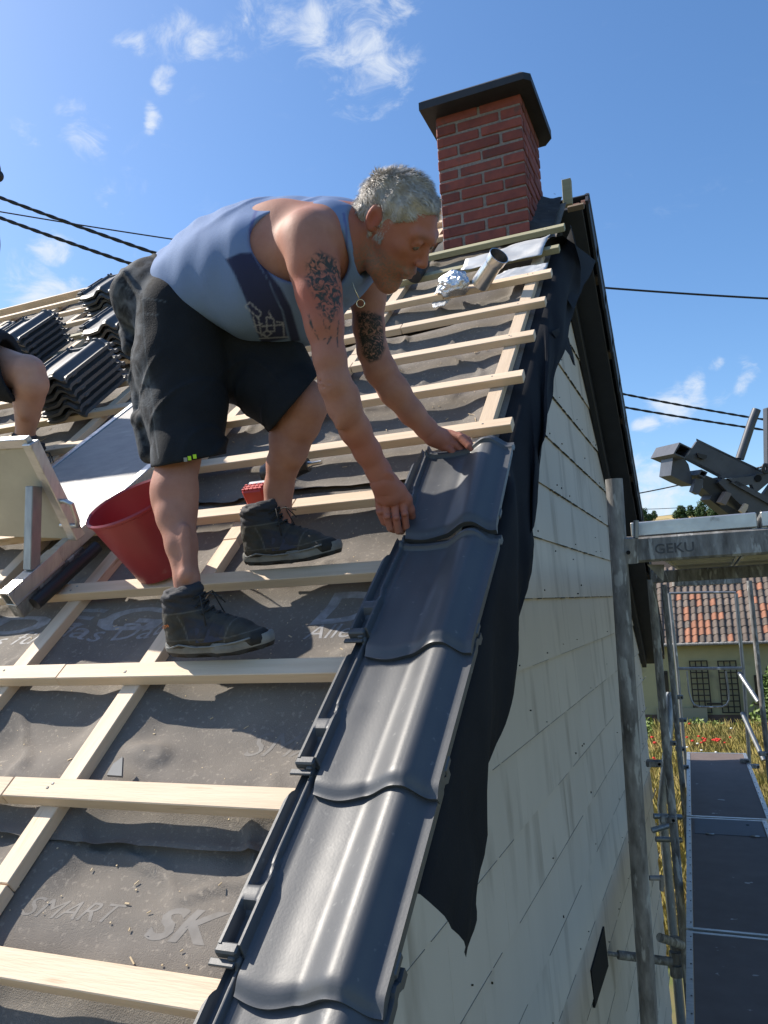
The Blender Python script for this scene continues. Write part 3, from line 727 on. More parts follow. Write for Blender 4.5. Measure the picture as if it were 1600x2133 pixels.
for i in range(5):
    for j in range(3): mb.box(bt-VV*(.016-.013*j)+VU*(-.03+.015*i)+VN*.040, (VV,VU,VN), (.0035,.005,.002), .001)
new('battery', mb, M_batt, drill)

# lead sheet, flue pipe and foil bundle below the chimney
def sheet(name, px, n0, label, seed, amp=.01):
    pts = [Vector(RF(*onR(x,y,n0))) for x,y in px]; P = []; n = 18
    for i in range(n):
        for j in range(n):
            s, t = i/(n-1), j/(n-1); q = (pts[0]*(1-s)+pts[1]*s)*(1-t)+(pts[3]*(1-s)+pts[2]*s)*t
            rag = .010*fbm(s*9,t*9,seed) if i in (0,n-1) or j in (0,n-1) else 0
            P.append(q+VN*(amp*fbm(s*2.4+seed,t*2.4,seed)+.003*fbm(s*9,t*9,seed+3))+VV*rag)
    mb = MB(); mb.grid(P, n, n); o = len(mb.v); mb.grid([Vector(p)-VN*.002 for p in P], n, n, flip=True)
    for a_ in range(n-1):
        for f in ((a_,a_+1),((n-1)*n+a_+1,(n-1)*n+a_)): mb.f.append((f[0],f[1],o+f[1],o+f[0])); mb.m.append(0)
        for f in (((a_+1)*n,a_*n),(a_*n+n-1,(a_+1)*n+n-1)): mb.f.append((f[0],f[1],o+f[1],o+f[0])); mb.m.append(0)
    return tag(new(name, mb, M_sheet, None, smooth=True), label, 'metal sheet')
sheet('metal_sheet', [(960,562),(1128,530),(1146,486),(975,535)], .012, 'bent pale lead sheet lying over the battens below the chimney', 1.0, .012)
sheet('metal_sheet', [(1005,590),(1135,566),(1142,548),(1060,560)], -.005, 'small pale sheet metal offcut under the flue pipe', 2.0, .006)
sheet('metal_sheet', [(905,612),(935,608),(945,590),(915,590)], .010, 'scrap of whitish sheet beside the foil bundle', 4.0, .006)
sheet('metal_sheet', [(902,640),(925,636),(940,622),(900,628)], -.03, 'thin pale strip of sheet lying under the batten below the foil bundle', 5.0, .004)
pa = Vector(RF(*onR(1000,592,.012))); pb = onY(1040,532,pa.y-.10)
pd = (pb-pa).normalized(); Xp = pd.orthogonal().normalized(); Yp = pd.cross(Xp); Lp = (pb-pa).length
s_ = depth(pa)/FPX
s_ *= 1.03
mb = lathe([(18.5*s_,0),(19*s_,.01),(17.5*s_,Lp*.70),(17.7*s_,Lp*.71),(19.5*s_,Lp*.80),(19.5*s_,Lp*.97),(20.6*s_,Lp*.985),(20.6*s_,Lp),(19*s_,Lp),(18.3*s_,Lp*.8),(16.8*s_,Lp*.6),(16.8*s_,0)])
o = new('flue_pipe', mb, M_steel, None, frame(pa, Xp, Yp, pd), smooth=35); tag(o, 'short shiny steel flue pipe leaning open end up below the chimney', 'pipe')
bm = bmesh.new(); bmesh.ops.create_icosphere(bm, subdivisions=4, radius=1)
fp = Vector(RF(*onR(949,598,.02))); sc = 31*depth(fp)/FPX
for v in bm.verts:
    d = 1+.22*fbm(v.co.x*1.6,v.co.y*1.6,v.co.z*1.6)+.12*abs(fbm(v.co.x*4,v.co.y*4,v.co.z*4))
    v.co = v.co*d; v.co = Vector((v.co.x*1.05, v.co.y*.8, max(-.62, v.co.z*.85)))
me = bpy.data.meshes.new('foil'); bm.to_mesh(me); bm.free(); me.materials.append(M_foil)
o = new('foil_bundle', me, None, None, Matrix.Translation(fp+VN*.012) @ Matrix.Scale(sc,4)); tag(o, 'crumpled ball of aluminium foil on a batten left of the flue pipe', 'foil')
mb = MB(); c1 = Vector(RF(*onR(862,575,.02))); c2 = Vector(RF(*onR(880,548,.04))); mb.tube([c1,c1.lerp(c2,.5),c2], [.040,.040,.040], 18)
o = new('plastic_pipe_end', mb, M_tileold, None, smooth=40); tag(o, 'dark grey pipe end seen right beside the worker\'s nose', 'pipe')
# slate shard
sp = [RF(*onR(x,y,-.03)) for x,y in ((225,1618),(256,1620),(258,1580),(238,1595))]
mb = MB(); mb.prism(sp, VN*.006); o = new('slate_shard', mb, M_slate, None); tag(o, 'broken grey slate shard lying on the underlay near the lower left', 'slate')
o.data.materials[0] = mat('slate_grey', (.15,.16,.165), (.11,.115,.12), .7)
# saw chips and splinters
M_chip = mat('wood_chips', (.62,.50,.33), (.5,.38,.22), .8, rand=.1)
mb = MB()
for _ in range(230):
    u = -rnd.random()**1.3*2.3-.14; v = rnd.uniform(-.1,2.6)
    if min(abs(u-c) for c in CB) < .03: continue
    L = rnd.choice([.003,.004,.005,.006,.009,.016 if rnd.random() < .25 else .005]); an = rnd.uniform(0,6.28)
    X = VU*math.cos(an)+VV*math.sin(an); n = hm(u,v)+.004
    if 0 < ((v%G)-.29) : continue
    mb.box(RF(u,v,n), (X, VN.cross(X), VN), (L, rnd.uniform(.0006,.0013), .0008))
for _ in range(520):
    u = -rnd.random()**1.3*2.3-.14; v = rnd.uniform(-.1,2.6); n = hm(u,v)+.003; L = rnd.uniform(.0007,.0016)
    mb.box(RF(u,v,n), (VU,VV,VN), (L,L,.0006))
o = new('wood_chips', mb, M_chip, None); tag(o, 'pale wood chips and sawdust scattered over the black underlay', 'wood chips', kind='stuff')
# ------------------------------------------------------------------ figures: smooth implicit surfaces meshed on a grid
class Field:
    def __init__(s, lo, hi, h):
        s.lo = np.array(lo, np.float32); s.h = h
        s.n = np.ceil((np.array(hi)-np.array(lo))/h).astype(int)+1
        s.a = np.full(s.n, 9.0, np.float32)
    def sub(s, lo, hi):
        i0 = np.clip(np.floor((np.array(lo)-s.lo)/s.h).astype(int), 0, s.n-1)
        i1 = np.clip(np.ceil((np.array(hi)-s.lo)/s.h).astype(int)+1, 1, s.n)
        ax = [s.lo[k]+s.h*np.arange(i0[k], i1[k], dtype=np.float32) for k in range(3)]
        if any(len(x) == 0 for x in ax): return None
        return tuple(slice(i0[k], i1[k]) for k in range(3)), np.meshgrid(*ax, indexing='ij', sparse=True)
    def put(s, d, sl, k, op):
        a = s.a[sl]
        if op == 'add':
            if k > 0: hh = np.clip(.5+.5*(a-d)/k, 0, 1); s.a[sl] = a*(1-hh)+d*hh-k*hh*(1-hh)
            else: s.a[sl] = np.minimum(a, d)
        else:
            if k > 0: hh = np.clip(.5-.5*(a+d)/k, 0, 1); s.a[sl] = a*(1-hh)-d*hh+k*hh*(1-hh)
            else: s.a[sl] = np.maximum(a, -d)
    def cone(s, a_, b_, ra, rb, k=.02, op='add', flat=None):
        """tapered limb; flat=(axis, factor) squeezes it across that axis"""
        a_, b_ = np.array(a_, np.float32), np.array(b_, np.float32); m = max(ra, rb)*(1 if flat is None else max(1, flat[1]))+k+3*s.h
        r = s.sub(np.minimum(a_,b_)-m, np.maximum(a_,b_)+m)
        if r is None: return
        sl, (X,Y,Z) = r; ba = b_-a_; L2 = float(ba@ba)+1e-9
        px, py, pz = X-a_[0], Y-a_[1], Z-a_[2]
        t = np.clip((px*ba[0]+py*ba[1]+pz*ba[2])/L2, 0, 1)
        qx, qy, qz = px-t*ba[0], py-t*ba[1], pz-t*ba[2]
        if flat is not None:
            f, w = np.array(flat[0], np.float32), flat[1]; dd = qx*f[0]+qy*f[1]+qz*f[2]
            e = dd*(1/w-1); qx, qy, qz = qx+e*f[0], qy+e*f[1], qz+e*f[2]
        s.put(np.sqrt(qx*qx+qy*qy+qz*qz)-(ra+(rb-ra)*t), sl, k, op)
    def chain(s, pts, k=.02, op='add', flat=None):
        for (a_, ra), (b_, rb) in zip(pts[:-1], pts[1:]): s.cone(a_, b_, ra, rb, k, op, flat)
    def ell(s, c, axs, r, k=.02, op='add'):
        c = np.array(c, np.float32); R_ = np.array([list(a_) for a_ in axs], np.float32); m = max(r)+k+3*s.h
        q = s.sub(c-m, c+m)
        if q is None: return
        sl, (X,Y,Z) = q; X, Y, Z = X-c[0], Y-c[1], Z-c[2]
        u = [(X*R_[i,0]+Y*R_[i,1]+Z*R_[i,2])/r[i] for i in range(3)]
        k0 = np.sqrt(u[0]**2+u[1]**2+u[2]**2); k1 = np.sqrt((u[0]/r[0])**2+(u[1]/r[1])**2+(u[2]/r[2])**2)+1e-6
        s.put(k0*(k0-1)/k1, sl, k, op)
    def half(s, p, nrm, k=0.0, lo=None, hi=None, op='cut'):
        """remove everything on the side the normal points to"""
        sl, (X,Y,Z) = s.sub(lo if lo is not None else s.lo, hi if hi is not None else s.lo+s.h*s.n)
        p, nrm = np.array(p, np.float32), np.array(nrm, np.float32); nrm = nrm/np.linalg.norm(nrm)
        s.put(-((X-p[0])*nrm[0]+(Y-p[1])*nrm[1]+(Z-p[2])*nrm[2]), sl, k, op)
    def wrinkle(s, amp, fn):
        r = s.sub(s.lo, s.lo+s.h*s.n); sl, (X,Y,Z) = r; s.a += amp*fn(X,Y,Z)
    def mesh(s, name, mats, relax=1):
        v = s.a; neg = v < 0
        c = [neg[i:v.shape[0]-1+i, j:v.shape[1]-1+j, l:v.shape[2]-1+l] for i in (0,1) for j in (0,1) for l in (0,1)]
        cnt = sum(x.astype(np.int8) for x in c); act = (cnt > 0) & (cnt < 8); I = np.argwhere(act)
        vid = np.full(act.shape, -1, np.int32); vid[tuple(I.T)] = np.arange(len(I))
        acc = np.zeros((len(I),3), np.float32); num = np.zeros(len(I), np.float32)
        cor = [(i,j,l) for i in (0,1) for j in (0,1) for l in (0,1)]
        for ia, ca in enumerate(cor):
            for ib, cb in enumerate(cor):
                if ib <= ia or sum(abs(x-y) for x,y in zip(ca,cb)) != 1: continue
                va = v[I[:,0]+ca[0], I[:,1]+ca[1], I[:,2]+ca[2]]; vb = v[I[:,0]+cb[0], I[:,1]+cb[1], I[:,2]+cb[2]]
                m = (va < 0) != (vb < 0); t = np.where(m, va/np.where(m, va-vb, 1), 0)
                p = np.array(ca, np.float32)[None]+t[:,None]*(np.array(cb)-np.array(ca))[None]
                acc[m] += p[m]; num[m] += 1
        P = s.lo[None]+s.h*(I+acc/num[:,None])
        F = []
        for ax in range(3):
            o1, o2 = [x for x in range(3) if x != ax]
            a_ = neg; sh = [slice(None)]*3; sh2 = [slice(None)]*3; sh[ax] = slice(0,-1); sh2[ax] = slice(1,None)
            E = np.argwhere(neg[tuple(sh)] != neg[tuple(sh2)])
            ok = (E[:,o1] > 0) & (E[:,o2] > 0) & (E[:,o1] < v.shape[o1]-1) & (E[:,o2] < v.shape[o2]-1); E = E[ok]
            q = []
            for d1, d2 in ((0,0),(1,0),(1,1),(0,1)):
                J = E.copy(); J[:,o1] -= d1; J[:,o2] -= d2; q.append(vid[tuple(J.T)])
            q = np.stack(q,1); inside = neg[tuple(E.T)]
            if ax == 1: inside = ~inside
            q[inside] = q[inside][:,::-1]; F.append(q)
        F = np.concatenate(F); F = F[(F >= 0).all(1)]
        for _ in range(relax):   # light smoothing
            S_ = np.zeros_like(P); N_ = np.zeros(len(P), np.float32)
            for a_, b_ in ((0,1),(1,2),(2,3),(3,0)):
                np.add.at(S_, F[:,a_], P[F[:,b_]]); np.add.at(N_, F[:,a_], 1); np.add.at(S_, F[:,b_], P[F[:,a_]]); np.add.at(N_, F[:,b_], 1)
            P = P*.5+.5*S_/np.maximum(N_,1)[:,None]
        me = bpy.data.meshes.new(name); me.vertices.add(len(P)); me.vertices.foreach_set('co', P.astype(np.float32).ravel())
        me.loops.add(F.size); me.loops.foreach_set('vertex_index', F[:,::-1].astype(np.int32).ravel())
        me.polygons.add(len(F)); me.polygons.foreach_set('loop_start', np.arange(0,F.size,4,dtype=np.int32)); me.polygons.foreach_set('loop_total', np.full(len(F),4,np.int32))
        for m in (mats if isinstance(mats,(list,tuple)) else [mats]): me.materials.append(m)
        me.update(calc_edges=True); me.polygons.foreach_set('use_smooth', [True]*len(F)); me.validate()
        return me
def pxs(me):
    co = np.zeros(len(me.vertices)*3, np.float32); me.vertices.foreach_get('co', co); co = co.reshape(-1,3)
    d = co-np.array(CAMP, np.float32); z = d@np.array(_f, np.float32)
    return co, PW/2+FPX*(d@np.array(_r, np.float32))/z, PH/2-FPX*(d@np.array(_u, np.float32))/z
def inpoly(px, py, poly, soft=3.0):
    """signed soft mask of a printed or inked outline, measured on the surface as it is seen"""
    ins = np.zeros(len(px), bool); dm = np.full(len(px), 1e9)
    for i in range(len(poly)):
        (x0,y0), (x1,y1) = poly[i], poly[(i+1)%len(poly)]
        c = ((y0 > py) != (y1 > py)) & (px < (x1-x0)*(py-y0)/((y1-y0) or 1e-9)+x0); ins ^= c
        t = np.clip(((px-x0)*(x1-x0)+(py-y0)*(y1-y0))/((x1-x0)**2+(y1-y0)**2+1e-9), 0, 1)
        dm = np.minimum(dm, np.hypot(px-x0-t*(x1-x0), py-y0-t*(y1-y0)))
    return np.clip(.5+np.where(ins, dm, -dm)/soft/2, 0, 1)
def inline(px, py, pts, w=1.6):
    dm = np.full(len(px), 1e9)
    for (x0,y0), (x1,y1) in zip(pts[:-1], pts[1:]):
        t = np.clip(((px-x0)*(x1-x0)+(py-y0)*(y1-y0))/((x1-x0)**2+(y1-y0)**2+1e-9), 0, 1)
        dm = np.minimum(dm, np.hypot(px-x0-t*(x1-x0), py-y0-t*(y1-y0)))
    return np.clip(1.5-dm/w, 0, 1)
def paint(me, name, val):
    at = me.attributes.new(name, 'FLOAT', 'POINT'); at.data.foreach_set('value', val.astype(np.float32))
# materials that read those inked masks
def mat_attr(name, base1, base2, layers, rough, scale, bump=0.1, bscale=150, sss=0.0, contrast=(.3,.7), spec=.4):
    m = mat(name, base1, base2, rough, scale=scale, bump=bump, bscale=bscale, contrast=contrast, spec=spec); t = m.node_tree; b = t.nodes['Principled BSDF']
    cur = b.inputs['Base Color'].links[0].from_socket
    for (att, col, tex) in layers:
        an = t.nodes.new('ShaderNodeAttribute'); an.attribute_name = att; fac = an.outputs['Fac']
        if tex:
            tcn = t.nodes.new('ShaderNodeTexCoord'); nz = t.nodes.new('ShaderNodeTexNoise'); nz.inputs['Scale'].default_value = tex[0]; nz.inputs['Detail'].default_value = 3; nz.inputs['Distortion'].default_value = tex[3]
            t.links.new(tcn.outputs['Object'], nz.inputs['Vector']); mr = t.nodes.new('ShaderNodeMapRange'); t.links.new(nz.outputs['Fac'], mr.inputs['Value'])
            mr.inputs['From Min'].default_value, mr.inputs['From Max'].default_value = tex[1], tex[2]
            mm = t.nodes.new('ShaderNodeMath'); mm.operation = 'MULTIPLY'; t.links.new(fac, mm.inputs[0]); t.links.new(mr.outputs[0], mm.inputs[1]); fac = mm.outputs[0]
        mx = t.nodes.new('ShaderNodeMix'); mx.data_type = 'RGBA'; t.links.new(fac, mx.inputs['Factor']); t.links.new(cur, mx.inputs[6]); mx.inputs[7].default_value = rgba(col); cur = mx.outputs[2]
    t.links.new(cur, b.inputs['Base Color'])
    if sss: b.inputs['Subsurface Weight'].default_value = sss; b.inputs['Subsurface Radius'].default_value = (.012,.005,.003); b.inputs['Subsurface Scale'].default_value = 1.0
    return m
M_skin = mat_attr('skin', (.425,.212,.152), (.345,.158,.112), [('red',(.37,.108,.075),None), ('ink',(.045,.048,.050),(55,.40,.56,1.6)), ('inkdark',(.035,.034,.030),(70,.30,.52,2.2)), ('dark',(.20,.085,.06),None), ('stub',(.20,.155,.13),(160,.35,.6,0))], .62, 18, .15, 260, sss=.06, spec=.25)
M_skin2 = mat_attr('skin_helper', (.50,.28,.20), (.42,.22,.155), [], .5, 14, .1, 220, sss=.1)
M_shirt = mat_attr('blue_vest', (.17,.245,.41), (.145,.21,.365), [('navy',(.030,.036,.085),None), ('line',(.34,.36,.45),None), ('trim',(.10,.13,.30),None)], .85, 6, .25, 500, spec=.2)
M_short = mat_attr('black_work_cloth', (.009,.0105,.014), (.015,.017,.021), [('painted_sun',(.12,.13,.145),(30,.35,.65,0.5)), ('seam',(.09,.10,.11),None)], .85, 12, .35, 330, spec=.25)
M_boot = mat('boot_leather', (.058,.055,.048), (.036,.036,.035), .75, scale=30, bump=.3, bscale=260, spots=(.10,.09,.075), spot_scale=20, spot_lo=.6, spot_hi=.75)
M_boot = mat_attr('boot_upper', (.058,.052,.041), (.036,.033,.028), [('tex',(.030,.031,.040),None),('rub',(.018,.018,.018),None),('seam',(.13,.125,.11),None)], .78, 30, .3, 260)
M_bootb = mat('boot_textile', (.030,.034,.060), (.042,.045,.068), .85, scale=60, bump=.3, bscale=500)
M_sole = mat('boot_sole', (.24,.24,.225), (.12,.12,.115), .75, scale=16, bump=.25)
M_rub = mat('boot_rubber', (.022,.022,.022), None, .8)
M_hair = mat('grey_hair', (.57,.525,.475), (.27,.25,.23), .6, scale=30, detail=4, rand=0)
M_gold = mat('chain', (.75,.62,.40), None, .25, metal=1.0)
M_lime = mat('lime_tab', (.45,.75,.03), None, .5)
M_orange = mat('boot_logo', (.85,.22,.04), None, .5)
M_eye = mat('eye_white', (.16,.12,.10), None, .2)
M_iris = mat('iris', (.05,.07,.08), None, .1)
def Pp(x, y, Y, r=None):
    P = onY(x, y, Y); return P if r is None else (P, r*depth(P)/FPX)

# ---- the roofer, bent forward over the verge
B = Field((-1.06,.33,.50), (.10,1.20,1.72), .0042)
# legs
near_leg = [Pp(390,680,.60,62), Pp(388,800,.60,56), Pp(386,900,.575,46.7), Pp(372,960,.55,42.4), Pp(364,1020,.535,43.7), Pp(367,1075,.525,39.8), Pp(378,1135,.51,32.0), Pp(389,1205,.50,25.1), Pp(392,1260,.50,27.7)]
far_leg = [Pp(430,680,.80,82.2), Pp(545,760,.76,62.3), Pp(632,838,.73,46.7), Pp(624,880,.735,43.2), Pp(606,925,.75,37.2), Pp(590,965,.765,33.3), Pp(581,1015,.785,29.4), Pp(577,1085,.80,29.4)]
B.chain(near_leg, .014); B.chain(far_leg, .014)
B.cone(*[x for p in () for x in p], ) if False else None
B.ell(Pp(354,1030,.55), ((1,0,0),(0,1,0),(0,0,1)), (.044,.05,.085), .02); B.ell(Pp(384,1025,.53), ((1,0,0),(0,1,0),(0,0,1)), (.034,.035,.08), .015); B.cone(Pp(386,1100,.485), Pp(389,1190,.475), .010, .009, .02)
B.ell(Pp(598,925,.745), ((.9,0,.44),(0,1,0),(-.44,0,.9)), (.04,.045,.07), .02); B.ell(Pp(386,1200,.472), ((1,0,0),(0,1,0),(0,0,1)), (.012,.010,.014), .012)
B.ell(Pp(642,846,.715), ((1,0,0),(0,1,0),(0,0,1)), (.048,.05,.052), .02)
# pelvis and trunk
B.ell(Pp(392,645,.70), ((1,0,0),(0,1,0),(0,0,1)), (.088,.16,.10), .03)
trunk = [(405,615,80),(475,583,112),(548,560,126),(622,538,112),(682,520,92),(715,500,72)]
for dy, kr in ((-.075,.86),(0,1),(.085,.86)):
    B.chain([Pp(x, y, .69+dy, r*kr) for x,y,r in trunk], .04)
# shoulders, shoulder blade
B.cone(*[Pp(*a_)[0] for a_ in ((690,495,.60,1),(646,503,.515,1))], .078, .074, .04)
B.ell(Pp(585,462,.55), (Vector((1,0,-.25)).normalized(),(0,1,0),Vector((.25,0,1)).normalized()), (.075,.03,.05), .04)
B.cone(Pp(715,520,.80), Pp(762,570,.89), .09, .066, .05)
# near arm
arm_n = [Pp(648,500,.505,56.5), Pp(655,560,.50,50.5), Pp(664,610,.50,46.2), Pp(676,680,.51,37.6), Pp(687,745,.52,32.5), Pp(698,800,.535,32.5), Pp(716,845,.565,33.4), Pp(740,895,.62,30.8), Pp(765,940,.665,26.5), Pp(788,980,.705,23.9), Pp(798,1002,.72,24.8)]
B.chain(arm_n, .018)
B.ell(Pp(662,640,.487), (Vector((1,0,.15)).normalized(),(0,1,0),Vector((-.15,0,1)).normalized()), (.034,.030,.065), .018); B.ell(Pp(690,650,.50), ((1,0,0),(0,1,0),(0,0,1)), (.022,.03,.055), .015)
B.ell(Pp(640,520,.475), (Vector((1,0,.2)).normalized(),(0,1,0),Vector((-.2,0,1)).normalized()), (.05,.045,.075), .02)
B.ell(Pp(722,850,.555), (Vector((.45,0,.9)).normalized(),(0,1,0),Vector((.9,0,-.45)).normalized()), (.055,.024,.019), .016)
for q0, q1 in (((664,792),(690,800)),((662,803),(690,809)),((666,813),(688,816))): B.cone(Pp(*q0,.505), Pp(*q1,.498), .0022, .0022, .003, 'cut')
for q0, q1, Y0, Y1 in (((800,985),(790,1035),.690,.722),((806,985),(804,1038),.690,.725),((812,985),(820,1038),.695,.733),((818,988),(834,1032),.705,.745)): B.cone(Pp(*q0,Y0), Pp(*q1,Y1), .0035, .0045, .008)
# far arm
arm_f = [Pp(768,565,.89,50.7), Pp(766,620,.90,35.8), Pp(768,680,.91,31.4), Pp(776,730,.925,30.6), Pp(792,770,.94,31.9), Pp(822,815,.965,30.6), Pp(858,860,1.0,25.4), Pp(888,892,1.03,20.6), Pp(903,908,1.045,19.6)]
B.chain(arm_f, .018)
# neck and head
B.cone(Pp(700,492,.68), Pp(785,485,.665), .076, .060, .03)
HC = Pp(832,459,.63); hs = depth(HC)/FPX
Fv = (_r*.66-_u*.72-_f*.20).normalized()      # where the face looks
Uv = (_r*.53+_u*.63-_f*.57); Uv = (Uv-Fv*Uv.dot(Fv)).normalized(); Sv = Uv.cross(Fv).normalized()
if Sv.dot(_f) > 0: Sv = -Sv        # towards the viewer: his right side
HK = 1.05
def Hd(f, u, s): return HC + (Fv*f+Uv*u+Sv*s)*HK
def head_shape(B):
    global E0, e1, e2, e3
    B.ell(Hd(-.008,.004,0), (Fv,Uv,Sv), (0.1029,0.0945,0.0798), .0)
    B.ell(Hd(.035,-.050,0), (Fv,Uv,Sv), (0.0609,0.0893,0.0630), .03)
    B.cone(Hd(-.02,-.055,.0), Hd(.045,-.118,.0), .046, .026, .025)
    B.cone(Hd(.03,-.100,.035), Hd(.062,-.125,.0), .022, .024, .02); B.cone(Hd(.03,-.100,-.035), Hd(.062,-.125,.0), .022, .024, .02)
    B.cone(Hd(-.03,-.055,.055), Hd(.03,-.105,.042), .020, .018, .015)           # jaw
    B.cone(Hd(.072,.018,.042), Hd(.086,.018,.0), .013, .013, .012); B.cone(Hd(.072,.018,-.042), Hd(.086,.018,.0), .013, .013, .012)   # brow
    B.cone(Hd(.088,.008,0), Hd(.110,-.034,0), .008, .0115, .008)                # nose
    B.ell(Hd(.104,-.038,.011), (Fv,Uv,Sv), (0.0105,0.0084,0.0095), .006); B.ell(Hd(.104,-.038,-.011), (Fv,Uv,Sv), (0.0105,0.0084,0.0095), .006)
    B.ell(Hd(.060,-.022,.046), (Fv,Uv,Sv), (0.0210,0.0179,0.0168), .015); B.ell(Hd(.060,-.022,-.046), (Fv,Uv,Sv), (0.0210,0.0179,0.0168), .015)   # cheek bones
    for sg in (1,-1): B.ell(Hd(.088,-.002,.031*sg), (Fv,Uv,Sv), (0.0147,0.0126,0.0179), .010, 'cut')
    B.ell(Hd(.088,-.070,0), (Fv,Uv,Sv), (0.0147,0.0147,0.0273), .012)
    B.cone(Hd(.097,-.070,-.020), Hd(.097,-.070,.020), .0045, .0045, .004); B.cone(Hd(.095,-.084,-.016), Hd(.095,-.084,.016), .0055, .0055, .004)
    B.cone(Hd(.103,-.0765,-.024), Hd(.103,-.0765,.024), .003, .003, .003, 'cut')
    for sg in (1,-1): B.ell(Hd(.079,-.002,.031*sg), (Fv,Uv,Sv), (0.0132,0.0121,0.0132), .002)
    for sg in (1,-1): B.ell(Hd(.082,.006,.031*sg), (Fv,Uv,Sv), (0.0124,0.0081,0.0158), .003)
    # ear
    E0 = Hd(-.018,-.010,.076)
    e1 = (Uv*.95-Fv*.25).normalized(); e2 = (Fv*.95+Uv*.25-Sv*.35).normalized(); e3 = e1.cross(e2)
    B.ell(E0, (e1,e2,e3), (.033,.019,.009), .006); B.ell(E0+Sv*.010+Fv*.004, (e1,e2,e3), (.020,.010,.008), .004, 'cut')

# hands: palm, four fingers each with knuckle bends, thumb
def finger(F_, pts, r0, r1, k=.0015):
    n = len(pts)
    F_.chain([(pts[i], r0+(r1-r0)*i/(n-1)) for i in range(n)], k)
WN_ = Pp(798,1002,.72); WF = Pp(903,908,1.045)
def near_hand(B):
    B.cone(WN_, Pp(812,1030,.745), .028, .030, .02); B.cone(Pp(796,1010,.725), Pp(796,1036,.745), .020, .018, .015); B.cone(Pp(815,1010,.735), Pp(834,1034,.765), .022, .018, .015)
    finger(B, [Pp(789,1038,.745), Pp(791,1066,.748), Pp(800,1087,.765), Pp(808,1092,.785)], .0098, .0082)
    finger(B, [Pp(803,1042,.748), Pp(806,1076,.750), Pp(813,1100,.768), Pp(821,1104,.788)], .0102, .0086)
    finger(B, [Pp(820,1042,.756), Pp(825,1078,.757), Pp(830,1106,.776), Pp(837,1107,.796)], .0104, .0088)
    finger(B, [Pp(835,1036,.766), Pp(843,1070,.768), Pp(846,1098,.786), Pp(851,1100,.804)], .0102, .0088)
    finger(B, [Pp(832,1018,.752), Pp(846,1040,.775), Pp(853,1062,.798), Pp(858,1075,.815)], .016, .0105, .010)
    for (x,y,Y_) in ((789,1041,.734),(803,1045,.737),(820,1045,.745),(835,1039,.756)): B.ell(Pp(x,y,Y_), ((1,0,0),(0,1,0),(0,0,1)), (.0085,.008,.009), .006)
    for (x,y,Y_) in ((791,1066,.741),(806,1076,.743),(825,1078,.750),(843,1070,.760)): B.ell(Pp(x,y,Y_), ((1,0,0),(0,1,0),(0,0,1)), (.0088,.0075,.0075), .003)
def far_hand(B):
    B.cone(WF, Pp(925,920,1.065), .026, .028, .018); B.cone(Pp(905,903,1.05), Pp(935,908,1.08), .018, .018, .015)
    finger(B, [Pp(935,912,1.075), Pp(957,908,1.085), Pp(974,916,1.092), Pp(982,930,1.090)], .0125, .0095)
    finger(B, [Pp(938,918,1.066), Pp(957,917,1.072), Pp(972,927,1.078), Pp(978,940,1.076)], .0125, .0095)
    finger(B, [Pp(934,924,1.060), Pp(950,927,1.062), Pp(960,936,1.066), Pp(964,946,1.066)], .0115, .009)
    finger(B, [Pp(926,930,1.055), Pp(938,936,1.055), Pp(945,944,1.058), Pp(948,951,1.060)], .0105, .0085)
    finger(B, [Pp(938,904,1.070), Pp(960,912,1.060), Pp(978,930,1.052), Pp(992,942,1.052)], .0125, .0095)
head_shape(B)
def hand_field(c, h_, arm, hand):
    F_ = Field(np.array(c)-h_, np.array(c)+h_, .0021); (p0, r0), (p1, r1) = arm[-2:]; q = Vector(p0).lerp(Vector(p1), .35)
    F_.cone(q, p1, r0*.90, r1*.985, 0); hand(F_); return F_
HN = hand_field(Pp(815,1050,.76), .13, arm_n, near_hand); HF = hand_field(Pp(945,922,1.06), .12, arm_f, far_hand)
def join(name, meshes, m_):
    P_, F_, o_ = [], [], 0
    for me in meshes:
        co = np.zeros(len(me.vertices)*3, np.float32); me.vertices.foreach_get('co', co); f = np.zeros(len(me.loops), np.int32); me.loops.foreach_get('vertex_index', f)
        P_.append(co); F_.append(f+o_); o_ += len(me.vertices); bpy.data.meshes.remove(me)
    P_, F_ = np.concatenate(P_), np.concatenate(F_); me = bpy.data.meshes.new(name); me.vertices.add(len(P_)//3); me.vertices.foreach_set('co', P_)
    me.loops.add(len(F_)); me.loops.foreach_set('vertex_index', F_); me.polygons.add(len(F_)//4)
    me.polygons.foreach_set('loop_start', np.arange(0,len(F_),4,dtype=np.int32)); me.polygons.foreach_set('loop_total', np.full(len(F_)//4,4,np.int32))
    me.materials.append(m_); me.update(calc_edges=True); me.polygons.foreach_set('use_smooth', [True]*(len(F_)//4)); me.validate(); return me
body_me = join('body', [B.mesh('trunk', M_skin, 1), HN.mesh('hand', M_skin, 1), HF.mesh('hand', M_skin, 1)], M_skin)
co, qx, qy = pxs(body_me)
near = np.clip((0.60-co[:,1])/.03, 0, 1)
ink = inpoly(qx,qy,[(640,545),(665,522),(700,540),(716,575),(712,640),(690,672),(668,650),(650,610),(636,585)],5)*near
ink = np.maximum(ink, near*np.maximum.reduce([inline(qx,qy,p,1.7) for p in ([(642,655),(655,690),(664,706)],[(660,640),(674,668),(682,690)],[(700,640),(690,670),(684,688)],[(706,668),(702,700),(704,722)],[(646,672),(652,690)],[(676,706),(690,702),(682,716)])]))
farm = np.clip((co[:,1]-.82)/.02, 0, 1)
inkd = inpoly(qx,qy,[(742,650),(768,648),(795,658),(800,700),(802,725),(792,748),(770,756),(755,738),(748,700)],3)*farm
red = np.clip(1-np.abs(qy-620)/150,0,1)*near*np.clip((qx-600)/20,0,1)*.9
